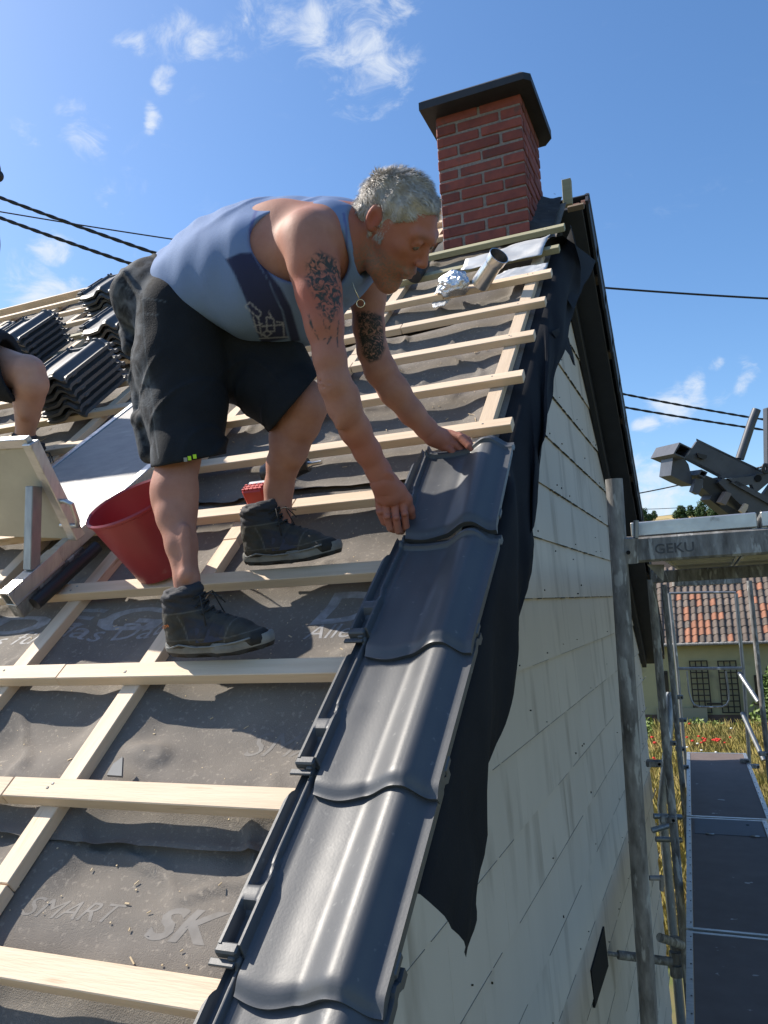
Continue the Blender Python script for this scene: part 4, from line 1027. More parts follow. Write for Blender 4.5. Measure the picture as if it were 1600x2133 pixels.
red = np.maximum(red, .55*np.clip((qy-850)/80,0,1)*np.clip((qx-700)/20,0,1)*np.clip((1120-qy)/30,0,1))
ear = np.exp(-(np.linalg.norm(co-np.array(E0,np.float32),axis=1)/.030)**4); red = np.maximum(red, ear)
knee = .0*qx
rel = co-np.array(HC,np.float32); hf, hu, hsd = rel@np.array(Fv,np.float32), rel@np.array(Uv,np.float32), rel@np.array(Sv,np.float32)
head = np.clip((.175-np.linalg.norm(rel,axis=1))/.02,0,1)
red = np.maximum(red, head*.45)
stub = head*np.clip((-.048-hu)/.02,0,1)*np.clip((hf+.02)/.03,0,1)*.8
lips = np.exp(-(((hu+.077)/.009)**2+(hsd/.024)**2))*np.clip((hf-.08)/.008,0,1)
brow = np.exp(-(((hu-.022)/.006)**2+((np.abs(hsd)-.032)/.017)**2))*np.clip((hf-.06)/.01,0,1)
dark = np.maximum(lips*.45, brow*.75)
nails = 0
for (x,y) in ((806,1092),(818,1102),(832,1104),(845,1098),(990,942)): pass
paint(body_me,'ink',ink); paint(body_me,'inkdark',inkd); paint(body_me,'red',red); paint(body_me,'dark',dark); paint(body_me,'stub',stub)
person = link(bpy.data.objects.new('person', body_me)); tag(person, 'grey haired worker in a blue vest and black shorts bending over the verge tiles', 'person')
for sg in (1,-1):
    mb = MB(); bm = bmesh.new(); bmesh.ops.create_uvsphere(bm, u_segments=14, v_segments=10, radius=.0098); me = bpy.data.meshes.new('eye'); bm.to_mesh(me); bm.free(); me.materials.append(M_eye)
    me.polygons.foreach_set('use_smooth',[True]*len(me.polygons))
    ey = link(bpy.data.objects.new('eye', me), person, Matrix.Translation(Hd(.0835,-.005,.031*sg)))
# hair: cap of short tufts
H = Field(np.array(HC)-.15, np.array(HC)+.15, .004)
H.ell(Hd(-.010,.008,0), (Fv,Uv,Sv), (0.1055,0.0998,0.0845), 0)
H.ell(Hd(-.055,-.05,0), (Fv,Uv,Sv), (0.0525,0.0630,0.0651), .03)
H.wrinkle(.006, lambda X,Y,Z: np.sin(X*90+np.sin(Y*70))*np.sin(Z*95+np.cos(X*60))*np.ones_like(Y))
H.half(Hd(.055,.044,0), (Fv*.90-Uv*.42), .008)            # hairline
H.ell(Hd(.080,-.050,0), (Fv,Uv,Sv), (.095,.088,.2), .01, 'cut')
H.ell(E0+Sv*.01, (Fv,Uv,Sv), (.020,.034,.03), .006, 'cut')
H.half(Hd(-.05,-.088,0), (-Uv-Fv*.25), .006)
hair_me = H.mesh('hair', M_hair, 2)
hair = link(bpy.data.objects.new('hair', hair_me), person)
hair_me.calc_loop_triangles(); hv = hair_me.vertices; rr = random.Random(5); mb = MB()
cands = [p for p in hair_me.polygons]
crown = Hd(-.085,.045,.02)
for _ in range(15000):
    p = rr.choice(cands); c = Vector(p.center); nrm = Vector(p.normal)
    if (c-HC).dot(nrm) < 0: continue
    flow = (c-crown); flow = (flow-nrm*flow.dot(nrm))
    if flow.length < .012: flow = Vector((rr.uniform(-1,1),rr.uniform(-1,1),rr.uniform(-1,1)))
    flow.normalize(); 
    top = max(0, (c-HC).normalized().dot((Uv*.6-Fv*.5+_u*.5).normalized()))
    lift_ = .35+.75*top+rr.uniform(-.15,.3); d = (flow*(1.0-.35*top)+nrm*lift_+Vector((rr.gauss(0,.22),rr.gauss(0,.22),rr.gauss(0,.22)))).normalized()
    L = rr.uniform(.008,.015)*(1+.55*top); side = d.cross(nrm).normalized()*rr.uniform(.0005,.0011)
    q = c-nrm*.002; m_ = q+d*L*.55; t_ = q+(d+flow*.35-nrm*.12).normalized()*L
    mb.add([q-side,q+side,m_+side*.7,m_-side*.7,t_], [(0,1,2,3),(3,2,4)])
for _ in range(800):   # sideburns, nape
    u_ = rr.uniform(-.042,.026); f_ = rr.uniform(.002,.024); c = Hd(f_, u_, .0675+rr.uniform(-.004,.003)); d = (-Uv+Fv*.4+Sv*rr.uniform(.1,.5)+Vector((rr.gauss(0,.2),)*3)).normalized()
    L = rr.uniform(.008,.014); side = d.cross(Sv).normalized()*.0007; mb.add([c-side,c+side,c+d*L], [(0,1,2)])
ht = new('hair_tufts', mb, M_hair, hair, fix=False); ht['kind'] = 'stuff'

# vest
V = Field((-1.0,.36,1.05), (.05,1.12,1.72), .0042)
vest = [(352,618,76),(405,608,98),(475,582,121),(548,566,135),(622,547,122),(682,527,105),(722,505,80)]
for dy, kr in ((-.080,.86),(0,1),(.090,.86)):
    V.chain([Pp(x, y, .69+dy, r*kr) for x,y,r in vest], .04)
V.ell(Pp(585,650,.69), (Vector((1,0,-.1)).normalized(),(0,1,0),(0,0,1)), (.13,.17,.085), .06)
V.cone(Pp(690,470,.57), Pp(722,500,.585), .050, .045, .04); V.cone(Pp(740,545,.82), Pp(772,590,.86), .055, .045, .04)
FOLD = lambda ph, w: np.exp(-(np.sin(ph)/w)**2)
V.wrinkle(-.0042, lambda X,Y,Z: FOLD((X*.55-Z*1.0)*17+np.sin(X*8+Y*5)*1.1+np.sin(Z*13)*.5,.22)*np.clip(.35+.65*np.sin(X*7+Z*9+Y*4+1),0,1))
V.wrinkle(.0016, lambda X,Y,Z: np.sin((X*.45-Z*1.0)*44+np.sin(X*9+Y*5)*1.8)*np.sin((X-Z*.2)*8+Y*6)*np.clip((-.25-X)*4,.25,1))
V.wrinkle(.0012, lambda X,Y,Z: np.sin((X*.9-Z*1.3)*38+np.sin(Y*9)*2.2)*np.sin((X+Z*.6)*11+Y*7))
V.wrinkle(.0016, lambda X,Y,Z: np.sin((X*1.2+Z*.3)*60+np.sin(Z*16)*2)*np.cos(Y*14+Z*9))
# armholes and neckline
vy = Vector((0,1,0))
V.cone(Pp(618,500,.30), Pp(618,508,.525), .122, .112, .010, 'cut', flat=(Vector((.30,0,.95)).normalized(),.765))
V.cone(Pp(672,545,.30), Pp(672,548,.575), .070, .060, .012, 'cut')
V.chain([(Pp(498,476,.655),.040),(Pp(556,450,.655),.036),(Pp(712,468,.645),.034)], .012, flat=((0,1,0),1.7))
V.cone(Pp(770,560,1.15), Pp(770,575,.865), .11, .085, .012, 'cut')
V.cone(Pp(820,470,.60), Pp(768,510,.62), .135, .075, .012, 'cut')
V.half(Pp(430,655,.69), (Pp(285,552,.69)-Pp(430,655,.69)).cross(vy) if (Pp(285,552,.69)-Pp(430,655,.69)).cross(vy).dot(Vector((-1,0,-1))) > 0 else -(Pp(285,552,.69)-Pp(430,655,.69)).cross(vy), .01)
V.half(Pp(560,722,.69), Vector((-.15,0,-1)), .012)
shirt_me = V.mesh('vest', M_shirt, 1)
co, qx, qy = pxs(shirt_me); nr = np.clip((.72-co[:,1])/.02,0,1)
navy = np.maximum(inpoly(qx,qy,[(470,540),(500,527),(524,526),(560,585),(588,650),(600,705),(545,716),(535,690),(510,620),(488,570)],2), inpoly(qx,qy,[(534,540),(548,552),(585,600),(606,640),(626,710),(606,712),(590,650),(565,595)],2))*nr
line = np.maximum.reduce([inline(qx,qy,p,1.3) for p in ([(510,638),(520,630),(545,652),(538,662),(510,638)],[(527,660),(535,690),(560,705)],[(538,662),(545,700)],[(555,660),(570,664),(572,690),(556,690),(555,660)],[(545,680),(590,676)],[(540,705),(600,702)],[(575,670),(590,672),(592,700)],[(560,648),(566,664)],[(530,680),(545,674)],[(548,694),(556,702),(566,694),(556,688),(548,694)])])*nr*.8
paint(shirt_me,'navy',navy); paint(shirt_me,'line',line)
d1 = V  # trim round the armhole: a darker binding
ahc = 0 and np.array(Pp(612,505,.50),np.float32)
tr = np.maximum(inline(qx,qy,[(556,424),(533,440),(521,480),(528,520),(545,548)],3.2)*np.clip((.62-co[:,1])/.02,0,1), inline(qx,qy,[(716,445),(722,480),(722,520),(717,552)],2.5)*np.clip((.66-co[:,1])/.02,0,1))
paint(shirt_me,'trim',tr)
link(bpy.data.objects.new('vest', shirt_me), person)

# work shorts
S = Field((-1.10,.36,.84), (-.22,1.08,1.60), .0044)
S.chain([Pp(385,660,.61,100), Pp(378,760,.60,93), Pp(386,860,.585,82), Pp(394,960,.56,71), Pp(396,1000,.555,70)], .03)
S.chain([Pp(425,675,.80,100), Pp(500,735,.78,98), Pp(575,800,.75,80), Pp(625,848,.735,72), Pp(660,880,.725,68)], .04)
S.ell(Pp(368,640,.70), ((1,0,0),(0,1,0),(0,0,1)), (.118,.195,.130), .04)
S.ell(Pp(322,655,.68), ((1,0,0),(0,1,0),(0,0,1)), (.062,.16,.10), .03)
S.cone(Pp(325,590,.70), Pp(340,630,.70), .042, .075, .03, flat=((0,1,0),2.4))
S.cone(Pp(470,690,.70), Pp(590,735,.72), .09, .055, .04)
S.cone(Pp(262,662,.60), Pp(272,725,.58), .016, .022, .015); S.cone(Pp(286,790,.56), Pp(292,850,.55), .022, .018, .02)
S.cone(Pp(294,880,.55), Pp(312,945,.545), .024, .026, .012)
S.cone(Pp(290,872,.55), Pp(300,874,.53), .022, .022, .006)
S.wrinkle(-.0060, lambda X,Y,Z: FOLD((X*.35+Z*1.0)*17+np.sin(X*14+Y*9)*1.5,.20)*np.clip(np.sin(X*13-Z*7+Y*6),0,1))
S.wrinkle(-.0045, lambda X,Y,Z: FOLD((X*1.1-Z*.45)*21+np.sin(Z*12+Y*5)*1.3,.18)*np.clip(np.sin(Z*11+X*6),0,1))
S.wrinkle(.0012, lambda X,Y,Z: np.sin((X*.5+Z)*42+np.sin(X*13+Y*8)*2.5)*np.sin(X*16-Z*5+Y*11))
S.wrinkle(.0010, lambda X,Y,Z: np.sin((X*1.3-Z*.5)*70+np.sin(Z*19)*2)*np.sin(Z*17+Y*10))
hem = Pp(465,946,.56)-Pp(322,973,.56); hv = Pp(393,960,.56)-CAMP; hn = hem.cross(hv); S.half(Pp(393,960,.56), hn if hn.z < 0 else -hn, .004, lo=(-1.1,.36,.8), hi=(-.50,.70,1.15))
hem2 = Pp(652,792,.73)-Pp(563,897,.73); nn = hem2.cross(Pp(608,845,.73)-CAMP); nn = nn if nn.x > 0 else -nn; S.half(Pp(608,845,.73), nn, .004, lo=(-.66,.5,.84), hi=(-.22,1.08,1.5))
S.chain([(p, r+.006) for p, r in near_leg[2:4]]+[(near_leg[4][0], near_leg[4][1]+.008)], .004, 'cut'); S.chain([(p, r+.006) for p, r in far_leg[2:5]], .004, 'cut')
S.half(Pp(300,556,.69), (Pp(262,560,.69)-Pp(330,545,.69)).cross(vy)*(-1 if (Pp(262,560,.69)-Pp(330,545,.69)).cross(vy).z < 0 else 1), .004, lo=(-1.1,.36,1.4), hi=(-.7,1.1,1.6))
short_me = S.mesh('work_shorts', M_short, 1)
co, qx, qy = pxs(short_me)
painted_sun = inpoly(qx,qy,[(250,540),(330,540),(300,640),(300,760),(330,830),(320,975),(240,975),(230,600)],10)  # sunlight on the back side of the shorts, painted in as a paler mask
seam = np.maximum.reduce([inline(qx,qy,p,1.2) for p in ([(300,590),(298,640),(300,700),(306,760)],[(300,620),(345,628)],[(295,653),(330,656)],[(306,760),(318,840),(322,900),(330,955)],[(318,838),(300,795),(282,760)],[(275,835),(312,838)],[(275,842),(312,846)],[(262,600),(292,610)])])
paint(short_me,'painted_sun',painted_sun*.8); paint(short_me,'seam',seam*.8)
shorts = link(bpy.data.objects.new('work_shorts', short_me), person)
mb = MB()
def surf_hit(x, y, objs_me):
    co_, a_, b_ = pxs(objs_me); d = (a_-x)**2+(b_-y)**2; idx = np.where(d < 40)[0]
    dz = np.linalg.norm(co_[idx]-np.array(CAMP,np.float32),axis=1); return Vector(co_[idx[np.argmin(dz)]])
for (x, y, m_) in ((400,951,M_lime),(411,949,M_lime),(389,953,M_galv)):
    p = surf_hit(x,y,short_me); mb = MB(); n_ = (CAMP-p).normalized(); X = (_r*.97+_u*.12).normalized(); Z = n_.cross(X).normalized()
    mb.box(p+n_*.006, ((X*.9+Z*.0).normalized(), Z, n_), (.0042,.0050,.0012)); new('hem_tab', mb, m_, shorts)
# chain with ring
mb = MB(); ch = [Pp(722,545,.60), Pp(730,575,.605), Pp(738,600,.61), Pp(748,622,.615)]
mb.tube(ch, .0012, 6); mb.tube([Pp(751,632,.615)+(_r*math.cos(t)+_u*math.sin(t))*.0095 for t in [i*math.pi/12 for i in range(24)]], .0014, 6, closed=True)
new('neck_chain', mb, M_gold, person, smooth=True)

# boots
def boot(Mt, mirror, name='boot', parent=None, logo=False):
    b = Field((-.035,-.075,-.012), (.335,.075,.235), .0035)
    b.chain([((.055,0,.055),.046),((.050,0,.10),.045),((.058,0,.145),.047),((.064,0,.185),.048)], .02)
    b.chain([((.064+.043*math.cos(t),.043*math.sin(t),.182+.010*math.cos(t)),.013) for t in [i*math.pi/8 for i in range(17)]], .006)
    b.chain([((.045,0,.045),.042),((.13,0,.050),.046),((.21,0,.038),.043),((.265,-.004,.028),.036)], .02, flat=((0,0,1),.95))
    b.cone((.10,0,.11),(.20,0,.055),.034,.035,.03)
    b.cone((.098,0,.205),(.105,0,.12),.022,.022,.015)      # tongue
    b.half((0,0,.199),(-.12,0,1),.006); b.half((0,0,.012),(0,0,-1),0)
    b.wrinkle(.0012, lambda X,Y,Z: np.sin(X*160+np.sin(Z*120))*np.sin(Z*150+Y*30))
    b.wrinkle(.0026, lambda X,Y,Z: np.exp(-(np.sin(Z*150+X*60+np.sin(Y*40)*.6)/.35)**2)*np.clip((Z-.125)/.02,0,1)*np.ones_like(X*Y))
    b.wrinkle(.0030, lambda X,Y,Z: np.exp(-(np.sin(X*95-Z*30)/.3)**2)*np.clip((X-.12)/.03,0,1)*np.clip((.24-X)/.03,0,1)*np.clip((Z-.04)/.02,0,1)*np.ones_like(Y))
    bme = b.mesh('boot_upper', M_boot, 1); bc = np.zeros(len(bme.vertices)*3, np.float32); bme.vertices.foreach_get('co', bc); x_, y_, z_ = bc.reshape(-1,3).T
    st = lambda a_, b_, v: np.clip((v-a_)/(b_-a_), 0, 1)
    tex = st(.082,.088,x_)*st(.205,.198,x_)*st(.040,.046,z_)*st(.120,.112,z_+(x_-.09)*.35); tex = np.maximum(tex, st(.128,.134,z_)*.8)
    rub = np.maximum(st(.262,.268,x_)*st(.058,.050,z_), st(.024,.018,z_))
    sm_ = np.maximum.reduce([np.exp(-((z_-.128-.02*x_)/.0016)**2), np.exp(-((x_-.085+.25*(z_-.07))/.0016)**2)*st(.03,.04,z_)*st(.125,.12,z_), np.exp(-((x_-.205-.3*(z_-.06))/.0016)**2), np.exp(-((z_-.045-.16*np.maximum(0,x_-.2))/.0013)**2), np.exp(-((x_-.035+.1*z_)/.0015)**2)*st(.12,.11,z_)])*.7
    paint(bme,'tex',tex); paint(bme,'rub',rub); paint(bme,'seam',sm_*(1-rub))
    up = link(bpy.data.objects.new(name, bme), parent, Mt)
    # sole: outline swept, with tread cut in
    mb = MB(); out = []
    for i in range(48):
        t = 2*math.pi*i/48; x = .150+.157*math.cos(t); w = .047*(1+.10*math.sin((x-.02)*14)) if x > .15 else .040
        y = abs(math.sin(t))**.62*math.copysign(1,math.sin(t))*w; out.append((x, y))
    def ring(z, sc, wob=0): return [(.15+(x-.15)*sc[0], y*sc[1], z+max(0,(x-.21))*.16+max(0,.06-x)*.08+(wob*(1 if (i//2)%2 else -1))) for i,(x,y) in enumerate(out)]
    rings = [ring(-.010,(.97,.90),.0045), ring(.000,(1.0,1.0)), ring(.012,(1.012,1.05)), ring(.024,(1.0,1.03)), ring(.030,(.98,.97))]
    for r in rings: mb.v += r
    n = 48
    for a_ in range(4):
        for k in range(n): mb.f.append((a_*n+k, a_*n+(k+1)%n, (a_+1)*n+(k+1)%n, (a_+1)*n+k)); mb.m.append(1 if a_ == 0 else 0)
    mb.f.append(tuple(range(n))[::-1]); mb.m.append(1); mb.f.append(tuple(range(4*n,5*n))); mb.m.append(0)
    new('boot_sole', mb, [M_sole, M_rub], up, Mt, smooth=35)
    for sg in (1,-1):   # zigzag rib of the midsole
        mb = MB(); mb.tube([(x, sg*(.0465 if x<.16 else .050-.02*max(0,x-.22)*4), z) for x,z in ((.022,.028),(.03,.022),(.06,.032),(.11,.020),(.17,.022),(.23,.030),(.27,.040))], .003, 6); new('sole_rib', mb, M_sole, up, Mt, smooth=True)
        mb = MB(); P = [(.115,sg*.0465,.036),(.165,sg*.048,.036),(.205,sg*.045,.042),(.185,sg*.040,.060),(.150,sg*.040,.076),(.118,sg*.044,.080)]
        mb.prism(P, (0,sg*.003,0)); new('side_patch', mb, M_bootb, up, Mt, smooth=30)
    mb = MB()
    lp = [(.104,.062),(.108,.062)]
    zz = [(.127,.176),(.132,.152),(.145,.130),(.163,.114),(.184,.101),(.206,.089)]
    for i,(x,z) in enumerate(zz):
        a_ = (x-.012, .024, z-.008); c = (x-.012, -.024, z-.008); m_ = (x+.006, 0, z+.004)
        mb.tube([a_, m_, c], .0030, 6)
        if i: 
            x0, z0 = zz[i-1]; mb.tube([(x0-.012,.024,z0-.008),(x0+.004+.003,0,(z+z0)/2+.004),(x-.012,-.024,z-.008)], .0028, 6)
        for sg in (1,-1): mb.tube([(x-.014,sg*.027,z-.010),(x-.010,sg*.030,z-.009)], .0035, 8)
    for sg, e in ((1,(.165,.035,.135)),(-1,(.20,-.030,.165)),(-1,(.150,-.045,.085)),(1,(.155,.045,.09))):
        mb.tube([(.118,sg*.006,.168),((.118+e[0])/2,(sg*.006+e[1])/2,max(.172,e[2])+.006),e], .0018, 6)
    new('boot_laces', mb, M_rub, up, Mt, smooth=True)
    if logo:
        me, (x0,x1,y0,y1) = text_mesh('LOWA', 0, .01)
        for v in me.vertices:
            s_, t_ = (v.co.x-x0)/(x1-x0), (v.co.y-y0)/(y1-y0); v.co = (.022+.028*s_, -.0475-.002*math.sin(s_*3), .086+.010*t_+.006*s_)
        me.materials.clear(); me.materials.append(M_orange); new('boot_lettering', me, None, up, Mt)
    return up
def boot_M(heel, toe, upv):
    X = (Vector(toe)-Vector(heel)).normalized(); Z = (upv-X*upv.dot(X)).normalized(); Y = Z.cross(X)
    return frame(Vector(heel), X, Y, Z) @ Matrix.Diagonal((.92,.92,.76,1))
upb = Vector((.06,-.22,1)).normalized()
h1 = Vector(RF(-.700,.700,.012)); t1 = Vector(RF(-.435,.706,.014)); boot(boot_M(h1,t1,upb), 1, 'boot', person, True)
h2 = Vector(RF(-.640,1.040,.012)); t2 = Vector(RF(-.355,1.045,.014)); boot(boot_M(h2,t2,upb), 1, 'boot', person)
# socks closing ankle to boot
for pts in ([Pp(388,1195,.50,31), Pp(391,1262,.50,36)],[Pp(578,1022,.785,37), Pp(577,1075,.80,38)]): pass
# ------------------------------------------------------------------ the second roofer at the left edge
Q = lambda x, y, t, r=None: atD(x,y,t) if r is None else (atD(x,y,t), r*t/FPX)
lo = np.array([-3.4,.9,1.0]); 
pts2 = [Q(-150,730,3.5), Q(60,930,3.35)]
B2f = Field((-3.05,1.15,1.05), (-1.75,2.10,2.75), .007)
shin = [Q(58,775,3.25,36.3), Q(66,800,3.24,33.3), Q(60,830,3.28,30.2), Q(57,865,3.32,24.2), Q(52,905,3.36,18.9), Q(50,940,3.38,19.6)]
thigh2 = [Q(-150,720,3.5,59.0), Q(-40,755,3.36,46.9), Q(52,778,3.25,37.1)]
B2f.chain(shin, .012); B2f.chain(thigh2, .012)
B2f.ell(Q(66,775,3.22), (_r,_u,_f), (.042,.052,.045), .015); B2f.ell(Q(50,835,3.27), (_r,_u,_f), (.04,.08,.05), .015)
shin2 = [Q(-120,790,3.85,46), Q(-125,860,3.9,40), Q(-130,940,3.95,27)]; B2f.chain([Q(-170,700,3.6,78), Q(-120,790,3.85,50)]+shin2, .02)
B2f.chain([Q(-170,700,3.55,105), Q(-150,600,3.5,105), Q(-110,490,3.4,95)], .04)
B2f.cone(Q(-100,470,3.4), Q(-62,410,3.33), .06, .055, .03); B2f.ell(Q(-48,368,3.3), (_r,_u,_f), (.085,.11,.08), .01)
B2f.chain([Q(-130,500,3.25,50), Q(-150,600,3.15,40), Q(-130,690,3.12,32), Q(-110,720,3.12,24)], .02)
p2 = link(bpy.data.objects.new('person', B2f.mesh('helper_body', M_skin2, 1))); tag(p2, 'second worker cut off by the photo\'s left edge, bare knee and dark shorts showing', 'person')
S2 = Field((-3.1,1.1,1.25), (-1.85,2.15,2.2), .007)
S2.chain([Q(-165,715,3.52,100), Q(-40,752,3.36,76), Q(22,768,3.28,66), Q(60,785,3.25,60)], .03); S2.chain([Q(-170,700,3.6,100), Q(-120,800,3.85,66)], .03)
S2.ell(Q(-175,690,3.55), (_r,_u,_f), (.22,.20,.22), .05)
S2.half(Q(28,768,3.28), (_r*.97-_u*.0+_u*.25), .004); S2.wrinkle(.003, lambda X,Y,Z: np.sin((X*.5+Z)*42+np.sin(X*13+Y*8)*2.5)*np.sin(X*16-Z*5+Y*11))
S2.chain([(p,r+.008) for p,r in ((Q(10,766,3.30),.105),(Q(60,780,3.25),.095))], .004, 'cut')
m_ = S2.mesh('helper_shorts', M_short, 1); paint(m_,'painted_sun',np.zeros(len(m_.vertices))); paint(m_,'seam',np.zeros(len(m_.vertices))); link(bpy.data.objects.new('work_shorts', m_), p2)
T2 = Field((-3.2,1.1,1.6), (-1.9,2.2,2.75), .008); T2.chain([Q(-165,680,3.55,112), Q(-150,600,3.5,112), Q(-110,495,3.4,100)], .04); m_ = T2.mesh('tshirt', M_bootb, 1); link(bpy.data.objects.new('tshirt', m_), p2)
C2 = Field(np.array(Q(-48,368,3.3))-.2, np.array(Q(-48,368,3.3))+.2, .006); C2.ell(Q(-50,350,3.3), (_r,_u,_f), (.095,.085,.09), .01); C2.half(Q(-48,360,3.3), (-_u), .01)
C2.cone(Q(-20,362,3.28), Q(-6,366,3.27), .028, .026, .02, flat=(_u,1.0)); link(bpy.data.objects.new('cap', C2.mesh('cap', M_black, 1)), p2)
an = Q(50,940,3.38); sk = Field(np.array(an)-.12, np.array(an)+.12, .006); sk.cone(Q(51,922,3.37), Q(50,950,3.38), .058, .060, .01); link(bpy.data.objects.new('sock', sk.mesh('sock', M_black, 1)), p2)
fl = Vector(RF(*onR(50,985,.02))); boot(frame(an-_u*.15-_r*.05-_f*.03, (_r*.93-_u*.22-_f*.25).normalized(), ((_u+_r*.2)).cross((_r*.93-_u*.22-_f*.25)).normalized(), ((_r*.93-_u*.22-_f*.25)).cross((_u+_r*.2).cross((_r*.93-_u*.22-_f*.25))).normalized()), 1, 'boot', p2)
for o_ in p2.children:
    pass

# ------------------------------------------------------------------ scaffold along the gable
ZD = -1.10; ZU = .66
scaf = thing('scaffold', (.45, 4.0, GZ), 'steel frame scaffold with dark decks standing along the gable wall', 'scaffold')
def post(P, Qq, r=.02415, name='standard', m=M_galvd):
    mb = MB(); mb.tube([P, Vector(P).lerp(Vector(Qq), .5), Qq], r, 20); return new(name, mb, m, scaf, smooth=40)
def down(P, z): return Vector((P.x, P.y, z))
t1, b1 = atD(1279,998,2.3), atD(1353,2133,2.2); dirp = (b1-t1); post(t1, t1+dirp*((GZ-t1.z)/dirp.z))
mb = MB(); mb.tube([t1+Vector((0,0,-.005)), t1+Vector((0,0,.0))], .021, 16); new('spigot', mb, M_dark, scaf)
t2 = atD(1374,1400,4.75); post(Vector((t2.x,t2.y,.64)), down(t2,GZ))
t3 = atD(1400,1400,7.15); post(Vector((t3.x,t3.y,.64)), down(t3,GZ))
t4 = atD(1581,1400,7.4); post(Vector((t4.x,t4.y,.64)), down(t4,GZ))
r1 = Vector((1.02, t1.y+.06, 0)); r2 = Vector((1.02, t2.y, 0)); post(Vector((r1.x,r1.y,.75)), down(r1,GZ)); post(Vector((r2.x,r2.y,.64)), down(r2,GZ))
# stamped transom at the near frame
mid = atD(1325,1146,2.31); endt = Vector((1.04, mid.y+.035, mid.z)); X = (endt-mid).normalized(); Z = Vector((0,0,1)); Yv = Z.cross(X).normalized(); 
mb = MB(); mb.box((mid-X*.02+endt)/2, (X,Yv,Z), ((endt-mid).length/2+.01,.022,.036), .006); trans = new('transom', mb, M_galvd, scaf)
mb = MB(); mb.tube([atD(1309,1120,2.285), atD(1311,1172,2.29)], .0265, 18); new('welded_collar', mb, M_galvd, scaf, smooth=40)
mb = MB(); hcn = atD(1309,1151,2.255); mb.tube([hcn, hcn-Yv*.004], .006, 12); new('pin_hole', mb, M_dark, scaf)
mb = MB(); q = atD(1325,1120,2.27); mb.tube([q, atD(1325,1084,2.27)], .0075, 12); new('locking_pin', mb, M_galv, scaf, smooth=40)
me, (x0,x1,y0,y1) = text_mesh('GEKU', 0, .012)
hgt, wid, off = .028, .105, .072
for v in me.vertices:
    v.co = mid+X*(off-.02+wid*(v.co.x-x0)/(x1-x0))+Z*(-.016+hgt*(v.co.y-y0)/(y1-y0))-Yv*.0232
me.materials.clear(); M_emb = mat('embossed_steel', (.075,.075,.078), (.12,.12,.12), .7, metal=.4, scale=30); me.materials.append(M_emb); new('stamped_lettering', me, None, trans)
mb = MB(); mb.prism([atD(1348,1176,2.33), atD(1384,1176,2.33), atD(1382,1210,2.33), atD(1374,1204,2.33)], Yv*.012); new('gusset', mb, M_galvd, scaf)
# upper decks: two bays, alu end profile, dark underside
for (y0_, y1_) in ((mid.y+.01, t2.y-.02), (t2.y+.02, t3.y)):
    for k in range(2):
        xa, xb = (.315+.345*k, .315+.345*k+.335)
        mb = MB(); mb.box(((xa+xb)/2,(y0_+y1_)/2,mid.z+.066), ((1,0,0),(0,1,0),(0,0,1)), ((xb-xa)/2-.012,(y1_-y0_)/2,.006)); dk = new('upper_deck', mb, M_ply, scaf)
        for s_ in (xa+.008, xb-.008):
            mb = MB(); mb.box((s_,(y0_+y1_)/2,mid.z+.055), ((1,0,0),(0,1,0),(0,0,1)), (.008,(y1_-y0_)/2,.026), .002); new('deck_rail', mb, M_alu, dk)
        for i in range(6):
            y_ = y0_+(y1_-y0_)*(i+.5)/6; mb = MB(); mb.box(((xa+xb)/2,y_,mid.z+.045), ((1,0,0),(0,1,0),(0,0,1)), ((xb-xa)/2-.016,.02,.012)); new('deck_rib', mb, M_alu, dk)
        mb = MB(); mb.box(((xa+xb)/2,y0_,mid.z+.060), ((1,0,0),(0,1,0),(0,0,1)), ((xb-xa)/2,.012,.021), .003); new('deck_end_profile', mb, M_alu, dk)
for tt, rr_ in ((t2, r2), (t3, t4)):
    mb = MB(); mb.box(((tt.x+rr_.x)/2, (tt.y+rr_.y)/2, mid.z-.02), (Vector((rr_.x-tt.x, rr_.y-tt.y, 0)).normalized(), Vector((-(rr_.y-tt.y), rr_.x-tt.x, 0)).normalized(), (0,0,1)), (abs(rr_.x-tt.x)/2,.022,.036), .005); new('transom', mb, M_galvd, scaf)
